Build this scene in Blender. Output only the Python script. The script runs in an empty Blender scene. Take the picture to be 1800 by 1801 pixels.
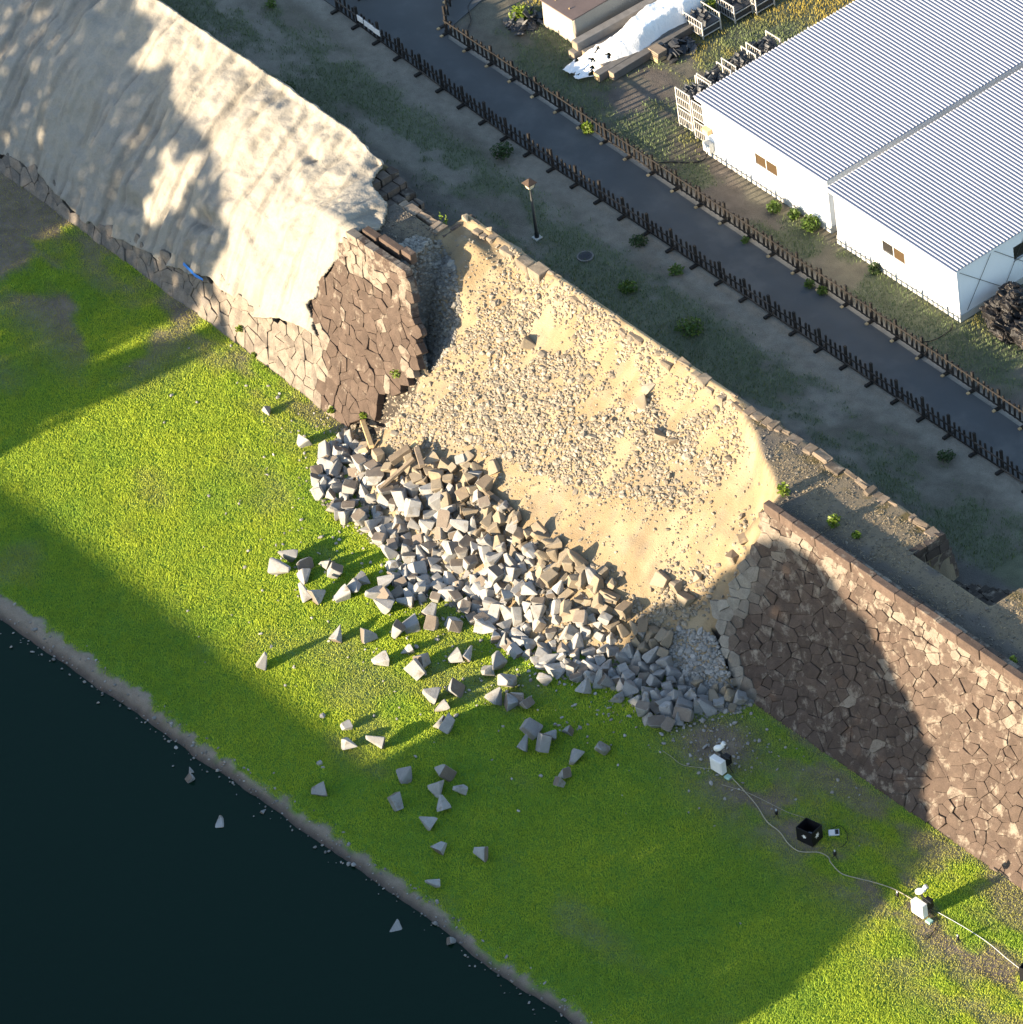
import bpy, bmesh, math, random
import numpy as np
from mathutils import Vector, Matrix, Euler

random.seed(7); RNG = np.random.default_rng(11)
sc = bpy.context.scene
COL = sc.collection

# ------------------------------------------------------------------ camera
# world frame: X runs along the castle wall, Y points into the castle, Z up; lawn at 0, terrace at 4.2
CE, CD, CROLL, CA = math.radians(40), 270.0, math.radians(8.5), math.radians(-56.3)
CF = 46 * CD
RW = np.array([[math.cos(CA), math.sin(CA), 0], [-math.sin(CA), math.cos(CA), 0], [0, 0, 1.0]])
_f = np.array([0, math.cos(CE), -math.sin(CE)]); _u0 = np.array([0, math.sin(CE), math.cos(CE)]); _r0 = np.array([1.0, 0, 0])
_r = math.cos(CROLL) * _r0 - math.sin(CROLL) * _u0; _u = math.sin(CROLL) * _r0 + math.cos(CROLL) * _u0
_c = np.array([0, 0, 2.0]) - CD * _f
_f, _r, _u, _c = RW @ _f, RW @ _r, RW @ _u, RW @ _c
def P(px, py, z=0.0):
    """point of the place at height z seen at this spot of the survey photograph"""
    d = _f + ((px - 900) / CF) * _r + ((900.5 - py) / CF) * _u
    return _c + d * ((z - _c[2]) / d[2])
def Q(p):
    v = np.asarray(p, float) - _c
    k = CF / (v @ _f)
    return 900 + k * (v @ _r), 900.5 - k * (v @ _u)
cam = bpy.data.cameras.new('camera'); camo = bpy.data.objects.new('camera', cam); COL.objects.link(camo)
M = Matrix.Identity(4)
for i in range(3):
    M[i][0], M[i][1], M[i][2], M[i][3] = _r[i], _u[i], -_f[i], _c[i]
camo.matrix_world = M
cam.sensor_fit = 'HORIZONTAL'; cam.sensor_width = 36; cam.lens = CF / 1800 * 36
cam.clip_start = 5; cam.clip_end = 3000
sc.camera = camo

# ------------------------------------------------------------------ light
SUN_EL = math.radians(13.0); SUN_AZ = math.radians(81.3)          # direction the light travels, in plan
LD = np.array([math.cos(SUN_AZ) * math.cos(SUN_EL), math.sin(SUN_AZ) * math.cos(SUN_EL), -math.sin(SUN_EL)])
world = bpy.data.worlds.new('World'); sc.world = world; world.use_nodes = True
wn = world.node_tree.nodes; wl = world.node_tree.links
sky = wn.new('ShaderNodeTexSky'); sky.sky_type = 'NISHITA'; sky.sun_disc = False
sky.sun_elevation = SUN_EL; sky.sun_rotation = math.atan2(-LD[0], -LD[1]); sky.altitude = 30
sky.air_density = 1.0; sky.dust_density = 0.6; sky.ozone_density = 1.1
wl.new(sky.outputs[0], wn['Background'].inputs[0]); wn['Background'].inputs[1].default_value = 0.11
sun = bpy.data.lights.new('sun', 'SUN'); sun.energy = 4.8; sun.angle = math.radians(0.5); sun.color = (1.0, 0.82, 0.58)
suno = bpy.data.objects.new('sun', sun); COL.objects.link(suno)
suno.rotation_euler = Vector(LD).to_track_quat('-Z', 'Y').to_euler()
sc.view_settings.view_transform = 'Standard'; sc.view_settings.look = 'None'
sc.view_settings.exposure = 2.0; sc.view_settings.gamma = 1.0
sc.render.engine = 'CYCLES'
sc.cycles.max_bounces = 6; sc.cycles.transparent_max_bounces = 8

# ------------------------------------------------------------------ helpers
_T = RNG.random((256, 256))
def vnoise(x, y):
    x = np.asarray(x, float); y = np.asarray(y, float)
    xi = np.floor(x).astype(int); yi = np.floor(y).astype(int); fx = x - xi; fy = y - yi
    fx = fx * fx * (3 - 2 * fx); fy = fy * fy * (3 - 2 * fy)
    a = _T[xi & 255, yi & 255]; b = _T[(xi + 1) & 255, yi & 255]; c = _T[xi & 255, (yi + 1) & 255]; d = _T[(xi + 1) & 255, (yi + 1) & 255]
    return (a * (1 - fx) + b * fx) * (1 - fy) + (c * (1 - fx) + d * fx) * fy
def fbm(x, y, o=4):
    v = 0; amp = 0.5; t = 0
    for i in range(o):
        v = v + amp * vnoise(np.asarray(x) * 2 ** i + 17.3 * i, np.asarray(y) * 2 ** i + 5.1 * i); t += amp; amp *= 0.5
    return v / t
def sst(a, b, x):
    t = np.clip((np.asarray(x, float) - a) / (b - a), 0, 1); return t * t * (3 - 2 * t)
def mixc(a, b, t):
    t = np.asarray(t)[..., None]; return np.asarray(a) * (1 - t) + np.asarray(b) * t
def inpoly(x, y, poly):
    x = np.asarray(x, float); y = np.asarray(y, float); r = np.zeros(x.shape, bool); n = len(poly); j = n - 1
    for i in range(n):
        xi, yi = poly[i]; xj, yj = poly[j]
        c = ((yi > y) != (yj > y)) & (x < (xj - xi) * (y - yi) / ((yj - yi) or 1e-9) + xi)
        r ^= c; j = i
    return r

def tag(o, label=None, cat=None, group=None, kind=None):
    if label: o['label'] = label
    if cat: o['category'] = cat
    if group: o['group'] = group
    if kind: o['kind'] = kind
    return o
def link(name, me, mat=None, parent=None):
    o = bpy.data.objects.new(name, me); COL.objects.link(o)
    if me is not None and mat is not None:
        me.materials.clear(); me.materials.append(mat)
    if parent is not None: o.parent = parent
    return o
def empty(name, loc, label=None, cat=None, group=None, rz=0.0):
    o = bpy.data.objects.new(name, None); COL.objects.link(o); o.location = loc; o.rotation_euler = (0, 0, rz)
    o.empty_display_size = 0.2
    bpy.context.view_layer.update() if False else None
    return tag(o, label, cat, group)
def npmesh(name, v, f, col=None, smooth=False):
    v = np.ascontiguousarray(v, np.float32); f = np.ascontiguousarray(f, np.int32); k = f.shape[1]
    me = bpy.data.meshes.new(name)
    me.vertices.add(len(v)); me.vertices.foreach_set('co', v.ravel())
    me.loops.add(f.size); me.loops.foreach_set('vertex_index', f.ravel())
    me.polygons.add(len(f)); me.polygons.foreach_set('loop_start', np.arange(0, f.size, k, dtype=np.int32))
    me.polygons.foreach_set('use_smooth', np.full(len(f), smooth))
    me.update(calc_edges=True)
    if col is not None:
        a = me.color_attributes.new('col', 'FLOAT_COLOR', 'POINT')
        c4 = np.ones((len(v), 4), np.float32); c4[:, :3] = col; a.data.foreach_set('color', c4.ravel())
    return me
class MB:
    """collects boxes, tubes and polygons into one mesh"""
    def __init__(s): s.v = []; s.f = []; s.c = []
    def poly(s, pts, faces, col=None):
        b = len(s.v); s.v += [tuple(map(float, p)) for p in pts]; s.f += [tuple(i + b for i in f) for f in faces]
        s.c += [col or (1, 1, 1)] * len(pts); return s
    def box(s, lo, hi, rz=0, about=None, col=None):
        x0, y0, z0 = lo; x1, y1, z1 = hi
        p = [(x0, y0, z0), (x1, y0, z0), (x1, y1, z0), (x0, y1, z0), (x0, y0, z1), (x1, y0, z1), (x1, y1, z1), (x0, y1, z1)]
        if rz:
            cx, cy = about or ((x0 + x1) / 2, (y0 + y1) / 2); c, sn = math.cos(rz), math.sin(rz)
            p = [(cx + (x - cx) * c - (y - cy) * sn, cy + (x - cx) * sn + (y - cy) * c, z) for x, y, z in p]
        return s.poly(p, [(0, 3, 2, 1), (4, 5, 6, 7), (0, 1, 5, 4), (1, 2, 6, 5), (2, 3, 7, 6), (3, 0, 4, 7)], col)
    def beam(s, a, b, w, h, up=(0, 0, 1), col=None):
        a = Vector(a); b = Vector(b); d = (b - a).normalized(); u = Vector(up)
        if abs(d.dot(u)) > 0.95: u = Vector((0, 1, 0))
        x = d.cross(u).normalized() * (w / 2); y = x.cross(d).normalized() * (h / 2)
        p = [a - x - y, a + x - y, a + x + y, a - x + y, b - x - y, b + x - y, b + x + y, b - x + y]
        return s.poly(p, [(0, 3, 2, 1), (4, 5, 6, 7), (0, 1, 5, 4), (1, 2, 6, 5), (2, 3, 7, 6), (3, 0, 4, 7)], col)
    def tube(s, pts, rad, n=6, caps=True, col=None):
        pts = [Vector(p) for p in pts]; b = len(s.v); m = len(pts)
        for i, p in enumerate(pts):
            d = (pts[min(i + 1, m - 1)] - pts[max(i - 1, 0)]).normalized()
            u = Vector((0, 0, 1)) if abs(d.z) < 0.9 else Vector((1, 0, 0))
            x = d.cross(u).normalized(); y = x.cross(d); r = rad[i] if hasattr(rad, '__len__') else rad
            for k in range(n):
                t = 2 * math.pi * k / n; q = p + x * (r * math.cos(t)) + y * (r * math.sin(t)); s.v.append(tuple(q)); s.c.append(col or (1, 1, 1))
        for i in range(m - 1):
            for k in range(n):
                s.f.append((b + i * n + k, b + i * n + (k + 1) % n, b + (i + 1) * n + (k + 1) % n, b + (i + 1) * n + k))
        if caps:
            s.f.append(tuple(b + k for k in range(n))[::-1]); s.f.append(tuple(b + (m - 1) * n + k for k in range(n)))
        return s
    def mesh(s, name, smooth=False, bevel=0):
        me = bpy.data.meshes.new(name); me.from_pydata(s.v, [], s.f); me.update()
        if bevel:
            bm = bmesh.new(); bm.from_mesh(me)
            bmesh.ops.bevel(bm, geom=bm.edges[:], offset=bevel, segments=1, affect='EDGES', profile=0.5); bm.to_mesh(me); bm.free()
        else:
            a = me.color_attributes.new('col', 'FLOAT_COLOR', 'POINT'); cc = np.array(s.c, np.float32); c4 = np.zeros((len(s.v), 4), np.float32); c4[:, :cc.shape[1]] = cc; a.data.foreach_set('color', c4.ravel())
        if smooth: me.polygons.foreach_set('use_smooth', np.ones(len(me.polygons), bool))
        return me
    def build(s, name, mat, parent=None, smooth=False, bevel=0): return link(name, s.mesh(name, smooth, bevel), mat, parent)

# ------------------------------------------------------------------ materials
def nd(nt, t, **kw):
    n = nt.nodes.new(t)
    for k, v in kw.items(): setattr(n, k, v)
    return n
def pmat(name, col=(.5, .5, .5), attr=False, var=.25, scale=6, fine=45, bump=.25, bdist=.02, rough=.9, metallic=0, rnd=0.0, patch=None, spec=.3, trans=0.0, facemix=None, k=1.0, lichen=None):
    m = bpy.data.materials.new(name); m.use_nodes = True; nt = m.node_tree; L = nt.links.new
    bs = nt.nodes['Principled BSDF']; bs.inputs['Roughness'].default_value = rough; bs.inputs['Metallic'].default_value = metallic
    bs.inputs['Specular IOR Level'].default_value = spec
    tc = nd(nt, 'ShaderNodeTexCoord'); vec = tc.outputs['Object']
    if rnd or facemix:                                     # copies sharing a mesh get their own grain
        oi = nd(nt, 'ShaderNodeObjectInfo'); ad = nd(nt, 'ShaderNodeVectorMath', operation='MULTIPLY_ADD')
        ad.inputs[1].default_value = (1, 1, 1); L(vec, ad.inputs[0])
        sc1 = nd(nt, 'ShaderNodeMath', operation='MULTIPLY'); sc1.inputs[1].default_value = 91.0; L(oi.outputs['Random'], sc1.inputs[0]); L(sc1.outputs[0], ad.inputs[2]); vec = ad.outputs[0]
    n1 = nd(nt, 'ShaderNodeTexNoise'); n1.inputs['Scale'].default_value = scale; n1.inputs['Detail'].default_value = 5; L(vec, n1.inputs['Vector'])
    n2 = nd(nt, 'ShaderNodeTexNoise'); n2.inputs['Scale'].default_value = fine; n2.inputs['Detail'].default_value = 3; L(vec, n2.inputs['Vector'])
    if attr:
        at = nd(nt, 'ShaderNodeAttribute', attribute_name='col'); c = at.outputs['Color']
    else:
        rg = nd(nt, 'ShaderNodeRGB'); rg.outputs[0].default_value = (*col, 1); c = rg.outputs[0]
    if facemix:                                            # weathered outer face of a cut block, fresh grey elsewhere
        fa = nd(nt, 'ShaderNodeAttribute', attribute_name='wf'); mx = nd(nt, 'ShaderNodeMix', data_type='RGBA'); L(fa.outputs['Fac'], mx.inputs[0]); L(c, mx.inputs[6]); mx.inputs[7].default_value = (*facemix, 1); c = mx.outputs[2]
    if rnd:
        mr = nd(nt, 'ShaderNodeMapRange'); mr.inputs[3].default_value = 1 - rnd; mr.inputs[4].default_value = 1 + rnd; L(oi.outputs['Random'], mr.inputs[0])
        mm = nd(nt, 'ShaderNodeVectorMath', operation='SCALE'); L(c, mm.inputs[0]); L(mr.outputs[0], mm.inputs['Scale']); c = mm.outputs[0]
    if patch:                                              # pale or dark blotches with their own outline
        pc, lo, hi, ps = patch
        n3 = nd(nt, 'ShaderNodeTexNoise'); n3.inputs['Scale'].default_value = ps; n3.inputs['Detail'].default_value = 6; n3.inputs['Roughness'].default_value = .65; L(vec, n3.inputs['Vector'])
        r3 = nd(nt, 'ShaderNodeMapRange'); r3.inputs[1].default_value = lo; r3.inputs[2].default_value = hi; L(n3.outputs[0], r3.inputs[0])
        m3 = nd(nt, 'ShaderNodeMix', data_type='RGBA'); L(r3.outputs[0], m3.inputs[0]); L(c, m3.inputs[6]); m3.inputs[7].default_value = (*pc, 1); c = m3.outputs[2]
    if lichen:                                             # pale crust, its spread given stone by stone in the alpha of 'col'
        n4 = nd(nt, 'ShaderNodeTexNoise'); n4.inputs['Scale'].default_value = 2.3; n4.inputs['Detail'].default_value = 7; n4.inputs['Roughness'].default_value = .7; L(vec, n4.inputs['Vector'])
        s4 = nd(nt, 'ShaderNodeMath', operation='MULTIPLY_ADD'); L(at.outputs['Alpha'], s4.inputs[0]); s4.inputs[1].default_value = .27; L(n4.outputs[0], s4.inputs[2])
        r4 = nd(nt, 'ShaderNodeMapRange'); r4.inputs[1].default_value = .61; r4.inputs[2].default_value = .72; r4.inputs[4].default_value = .9; L(s4.outputs[0], r4.inputs[0])
        m4 = nd(nt, 'ShaderNodeMix', data_type='RGBA'); L(r4.outputs[0], m4.inputs[0]); L(c, m4.inputs[6]); m4.inputs[7].default_value = (*lichen, 1); c = m4.outputs[2]
    a1 = nd(nt, 'ShaderNodeMath', operation='ADD'); L(n1.outputs[0], a1.inputs[0]); L(n2.outputs[0], a1.inputs[1])
    r1 = nd(nt, 'ShaderNodeMapRange'); r1.inputs[1].default_value = .6; r1.inputs[2].default_value = 1.4; r1.inputs[3].default_value = (1 - var) * k; r1.inputs[4].default_value = (1 + var) * k; L(a1.outputs[0], r1.inputs[0])
    m1 = nd(nt, 'ShaderNodeVectorMath', operation='SCALE'); L(c, m1.inputs[0]); L(r1.outputs[0], m1.inputs['Scale']); L(m1.outputs[0], bs.inputs['Base Color'])
    if bump:
        bp = nd(nt, 'ShaderNodeBump'); bp.inputs['Strength'].default_value = bump; bp.inputs['Distance'].default_value = bdist; L(a1.outputs[0], bp.inputs['Height']); L(bp.outputs[0], bs.inputs['Normal'])
    if trans:
        tr = nd(nt, 'ShaderNodeBsdfTranslucent'); L(m1.outputs[0], tr.inputs[0]); ms = nd(nt, 'ShaderNodeMixShader'); ms.inputs[0].default_value = trans
        L(bs.outputs[0], ms.inputs[1]); L(tr.outputs[0], ms.inputs[2]); L(ms.outputs[0], nt.nodes['Material Output'].inputs[0])
    return m
GROUND = pmat('ground_cover', attr=True, var=.32, scale=2.5, fine=28, bump=.55, bdist=.05)
SAND = pmat('sand_and_gravel', attr=True, k=.63, var=.16, scale=1.6, fine=22, bump=.5, bdist=.05)
COBBLE = pmat('broken_stone', attr=True, k=.63, var=.2, scale=9, fine=60, bump=.2)
WALLST = pmat('wall_stone', attr=True, k=.63, lichen=(.30, .25, .20), var=.38, scale=3.2, fine=26, bump=.35, bdist=.03)
BLOCK = pmat('cut_stone', k=.78, col=(.33, .325, .315), var=.2, scale=2.6, fine=26, bump=.3, bdist=.03, rnd=.18, facemix=(.20, .165, .135), patch=((.235, .205, .165), .54, .68, 2.4))
BLOCKS = pmat('dusty_cut_stone', k=.72, col=(.32, .265, .195), var=.2, scale=2.6, fine=26, bump=.3, bdist=.03, rnd=.2, facemix=(.26, .20, .14), patch=((.40, .31, .19), .55, .68, 2.0))
MORTAR = pmat('sprayed_mortar', attr=True, k=.72, var=.13, scale=1.8, fine=13, bump=.45, bdist=.06, patch=((.28, .26, .225), .56, .75, .9))
BLADE = pmat('grass_blade', attr=True, var=.12, scale=2, fine=12, bump=0, rough=.7, trans=.10, spec=.2)
LEAF = pmat('leaf', attr=True, var=.15, scale=4, fine=15, bump=0, rough=.5, trans=.35)
TREELEAF = pmat('tree_leaf', attr=True, var=.15, scale=4, fine=15, bump=0, rough=.5, trans=.12)
BARK = pmat('bark', (.09, .07, .05), var=.4, scale=4, bump=.6)
ASPHALT = pmat('asphalt', (.066, .070, .073), patch=((.082, .084, .084), .5, .64, .35), var=.2, scale=.7, fine=70, bump=.25, bdist=.006)
DARKWOOD = pmat('dark_stained_wood', (.013, .011, .010), var=.35, scale=5, rough=.7, rnd=.3)
RAILWOOD = pmat('worn_wood_rail', (.05, .042, .036), var=.4, scale=3, rough=.75, rnd=.3)
PALEWOOD = pmat('pale_timber', (.42, .30, .16), var=.25, scale=6, rough=.8, rnd=.2)
OLDWOOD = pmat('weathered_timber', (.17, .135, .10), var=.4, scale=3, fine=30, rough=.85, rnd=.35)
GREYWOOD = pmat('grey_timber', (.15, .14, .13), var=.3, scale=4, rough=.85, rnd=.25)
WHITEWALL = pmat('white_wall_panel', (.74, .76, .78), var=.05, scale=1.5, fine=25, bump=.05, rough=.6)
ROOFM = pmat('white_sheet_roof', (.35, .35, .395), var=.05, scale=.6, fine=10, bump=0, rough=.45)
CONCRETE = pmat('concrete', (.42, .42, .40), var=.15, scale=4, fine=40)
GLASSM = pmat('window_glass', (.03, .028, .025), var=.3, scale=.8, bump=0, rough=.08, spec=.6)
CURTAIN = pmat('brown_blind', (.060, .038, .018), var=.25, scale=2, bump=.1, rough=.5)
ALU = pmat('aluminium', (.6, .6, .6), var=.05, rough=.4, metallic=.7, bump=0)
BLACKM = pmat('black_metal', (.015, .017, .017), var=.2, rough=.45, bump=.05)
BLACKP = pmat('black_plastic', (.008, .008, .010), var=.2, rough=.5, bump=.1)
WHITEP = pmat('white_painted_metal', (.72, .71, .68), var=.08, rough=.45, bump=.03)
CAGEM = pmat('pale_cage_steel', (.50, .47, .42), var=.25, scale=8, rough=.6, bump=.1)
TILEM = pmat('dark_roof_tile', (.045, .047, .052), var=.35, scale=7, rough=.5, bump=.15, rnd=.4)
TARP = pmat('white_sheet', (.74, .74, .74), var=.06, scale=2, fine=14, bump=.35, bdist=.05, rough=.55)
TANSHEET = pmat('tan_sheet', (.36, .32, .27), var=.12, scale=1.5, fine=18, bump=.4, bdist=.05, rough=.75)
BROWNROOF = pmat('brown_board', (.13, .095, .085), var=.2, scale=2, fine=30, rough=.7)
BAGM = pmat('black_woven_bag', (.014, .013, .014), var=.4, scale=3, fine=30, bump=.6, bdist=.05, rough=.35, patch=((.10, .075, .055), .60, .66, 2.2))  # tan blotches: sunlit folds painted onto the black cloth
BLUEM = pmat('blue_sheet', (.05, .2, .55), var=.1, bump=.2)
GREYDEV = pmat('grey_device', (.45, .48, .52), var=.06, rough=.4, bump=0)
TEALM = pmat('pale_green_plastic', (.30, .48, .42), var=.1, rough=.5, bump=0)
CABLEM = pmat('cream_cable', (.33, .30, .22), var=.1, rough=.6, bump=0)
GLAZE = pmat('lamp_glass', (.62, .52, .36), var=.1, rough=.3, bump=0)
IRON = pmat('cast_iron', (.035, .035, .04), var=.3, scale=20, rough=.6)
FACADE = pmat('grey_render', (.34, .33, .31), var=.1, scale=.4, fine=8, bump=.1)
# still dark water of the moat
WATER = bpy.data.materials.new('moat_water'); WATER.use_nodes = True
_n = WATER.node_tree; _b = _n.nodes['Principled BSDF']; _b.inputs['Base Color'].default_value = (.0015, .013, .007, 1); _b.inputs['Roughness'].default_value = .08; _b.inputs['IOR'].default_value = 1.33; _b.inputs['Specular IOR Level'].default_value = .22
_t = nd(_n, 'ShaderNodeTexNoise'); _t.inputs['Scale'].default_value = 2.2; _t.inputs['Detail'].default_value = 4
_tc = nd(_n, 'ShaderNodeTexCoord'); _n.links.new(_tc.outputs['Object'], _t.inputs['Vector'])
_bp = nd(_n, 'ShaderNodeBump'); _bp.inputs['Strength'].default_value = .12; _bp.inputs['Distance'].default_value = .05
_n.links.new(_t.outputs[0], _bp.inputs['Height']); _n.links.new(_bp.outputs[0], _b.inputs['Normal'])

# ------------------------------------------------------------------ terrain functions
TZ = 4.2                                                   # terrace level
WTOP = 6.55                                                # rampart walk level
def nb(s): return np.interp(s, [-35, -19, -11, 12, 28], [.4, .31, .05, .66, .85])
def batter(z): return 2.85 * (1 - np.maximum(0, 1 - np.asarray(z, float) / 7) ** 1.35)
def facez(s, n): return 7 * (1 - np.maximum(0, 1 - np.clip((n - nb(s)) / 2.85, 0, 1)) ** (1 / 1.35))
def toe(s): return np.interp(s, [-12, -11, -10.3, -8.6, -6, -2.3, 3.6, 7, 11.5, 12.6, 13.2], [.6, -.1, -1.3, -2.4, -2.8, -3.0, -3.5, -2.6, -2.2, -.7, .6])
def s_left(n): return np.interp(n, [0, .5, 1.1, 1.7, 2.3, 2.8, 3.5, 5, 5.9, 7, 7.4], [-10.8, -9.7, -8.8, -8.1, -8.1, -8.9, -10.0, -10.5, -10.7, -10.9, -10.9])
def s_right(n): return np.interp(n, [-3, 0, .5, .8, 1.07, 1.5, 2.1, 2.55, 3.0, 3.5, 4.6, 5.4, 6.1, 7.2], [13.4, 13.0, 12.5, 11.7, 11.0, 10.0, 10.5, 10.8, 11.3, 11.4, 11.2, 9.3, 8.0, 5.3])
def sand_h(s, n):
    nt = toe(s); u = np.clip((n - nt) / (7 - nt), 0, 1)
    z = np.interp(u, [0, .12, .3, .5, .7, .86, .94, 1], [-.25, .65, 1.75, 3.0, 4.2, 5.2, 5.9, 6.6])
    z = z - .95 * np.maximum(0, -7.7 - s) * (1 - sst(2.5, 4.5, n))
    z = z - 1.25 * sst(5, 10, s) * (1 - sst(1.5, 3.8, n))
    d = s_right(n) - s + .35 * (fbm(s * 1.3, n * 1.3 + 9) - .5)
    top = np.where(n > 3.5, 6.5, facez(s, n) - .3)
    zr = top - 1.55 * np.maximum(d, 0)
    z = np.where(n > 2.0, np.maximum(z, zr) + .10 * np.exp(-np.abs(z - zr) * 2.5), z)
    z = z + 1.0 * np.exp(-((s + 9.2) / 1.7) ** 2) * sst(3.6, 5.0, n) * sst(7.0, 6.0, n)
    z = z + .30 * (fbm(s * .45 + 3, n * .45, 4) - .5) + .13 * (fbm(s * 2.1, n * 2.1 + 4, 3) - .5)
    return np.where(n < nt, -.3, np.maximum(z, -.3))
def rampart_h(s, n):
    s = np.asarray(s, float); n = np.asarray(n, float)
    wall = np.where(n > 3.62, WTOP + .05 * (fbm(s * .8, n * .8) - .5), np.where(n > nb(s) + .25, facez(s, n - .38) - .05, -.4))
    wall = np.where((n > 3.3) & (n <= 3.62), np.minimum(wall, 6.5), wall)
    sl = s_left(n) + .25 * (fbm(s * .2 + 40, n * 1.5) - .5); sr = s_right(n)
    tl = sst(-.1, .5, s - sl); tr = (s >= sr - .02).astype(float)
    sd = sand_h(s, n)
    z = wall * (1 - tl) + sd * tl
    z = np.where(tr > 0, wall, z)
    notch = ((s > 17.25) & (s < 21.4) & (n > 5.8)) | ((s > -15.75) & (s < -10.75) & (n > 5.8))
    z = np.where(notch, TZ - .15, z)
    sh = sst(-14.4, -13.4, s)                               # under the sprayed mortar the old wall is already gone
    z = np.where(s < -13.4, np.minimum(z, z * sh + (1 - sh) * np.clip((n - .3) / 6.6 * 5.9 + .3, -.4, 6.2)), z)
    back = sst(7.2, 7.8, n); z = np.where(n > 7.2, np.minimum(z, WTOP) * (1 - back) + (TZ - .3) * back, z)
    return z

# ------------------------------------------------------------------ setting: ground sheets
def sheet(name, x0, x1, y0, y1, z, mat, step=None):
    me = npmesh(name, [(x0, y0, z), (x1, y0, z), (x1, y1, z), (x0, y1, z)], [(0, 1, 2, 3)], np.ones((4, 3)) * .12)
    return tag(link(name, me, mat), kind='structure')
def gridmesh(name, xs, ys, hf, cf, mat, keep=None, smooth=True):
    X, Y = np.meshgrid(xs, ys, indexing='ij'); Z = hf(X, Y); C = cf(X, Y, Z)
    nx, ny = X.shape; I = np.arange(nx * ny).reshape(nx, ny)
    F = np.stack([I[:-1, :-1], I[1:, :-1], I[1:, 1:], I[:-1, 1:]], -1).reshape(-1, 4)
    V = np.stack([X, Y, Z], -1).reshape(-1, 3); C = C.reshape(-1, 3)
    if keep is not None:
        c = V[F].mean(1); F = F[keep(c[:, 0], c[:, 1], c[:, 2])]
        u, inv = np.unique(F, return_inverse=True); V = V[u]; C = C[u]; F = inv.reshape(-1, 4)
    return link(name, npmesh(name, V, F, C, smooth), mat)
sheet('ground', -1500, 1500, -1500, 1500, -2.2, GROUND)
sheet('water', -160, 140, -41.5, -13.0, -.42, WATER)

def shore_n(s): return np.interp(s, [-60, -11.8, -5.2, 3.4, 11.3, 16.8, 20.9, 60], [-17.5, -16.0, -15.6, -15.2, -14.8, -14.85, -14.5, -13.2]) + .35 * (fbm(np.asarray(s) * .7, 3.3 + 0 * np.asarray(s)) - .5)
def lawn_h(s, n):
    d = n - shore_n(s)
    return .10 * (fbm(s * .12, n * .12) - .5) + .05 * (fbm(s * .6, n * .6) - .5) - .66 * sst(.15, -.6, d) - .12 * sst(.4, .1, d)
GRN, GRN2, DRY, DIRT = np.array([.13, .25, .025]), np.array([.10, .22, .025]), np.array([.17, .14, .05]), np.array([.155, .125, .095])
def lawn_dry(s, n):
    """0 = lush, 1 = dry or bare: band along the wall foot, the trodden strip at right, patches at left"""
    a = fbm(s * .5 + 2, n * .9 + 7); b = fbm(s * .22 + 11, n * .35)
    band = sst(-3.4, -.2, n - .4) * sst(.30, .62, a)
    strip = sst(12.2, 16, s) * np.exp(-((n + 2.6) / 1.6) ** 2) * sst(.25, .55, a) * .92
    left = sst(-17, -22, s) * sst(-7, -3, n) * sst(.34, .52, b + .35 * (a - .5))
    mouth = np.exp(-((s - 14.0) / 2.0) ** 2 - ((n + 1.8) / 1.6) ** 2) * 1.1
    corner = sst(24.5, 28, s) * sst(-7, -4.3, n) * sst(.3, .55, a) * .6
    return np.clip(np.maximum.reduce([band * .75, strip, left * .9, mouth, corner, .38 * sst(.55, .8, b)]), 0, 1)
def shore_t(s, n):
    e = .75 * (fbm(s * 2.3 + 5, n * 2.3) - .5) + .3 * (fbm(s * .35 + 8, n * .1) - .5)
    w = np.interp(s, [-12, -4, -2, 4, 12, 16, 22], [.55, .42, .2, .16, .26, .12, .14])
    return sst(w + .18, w - .12, n - shore_n(s) + e)
def lawn_c(s, n, z):
    c = mixc(GRN2, GRN, fbm(s * .35, n * .35)); d = lawn_dry(s, n)
    c = mixc(c * .8, DIRT * (.7 + .6 * fbm(s * 2, n * 2))[..., None], np.clip(d * 1.15, 0, 1))
    c = mixc(c, np.array([.215, .18, .14]), shore_t(s, n))
    return mixc(c, np.array([.05, .042, .04]), sst(.12, -.25, n - shore_n(s)))
lawn = tag(gridmesh('lawn', np.arange(-46, 40, .16), np.concatenate([np.arange(-19, 1.4, .16), [3.0]]), lawn_h, lawn_c, GROUND), kind='structure')
for nm, a, b in (('lawn_beyond', -160, -46), ('lawn_beyond', 39.9, 140)):
    sheet(nm, a, b, -15.5, 4, -.02, GROUND)

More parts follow.
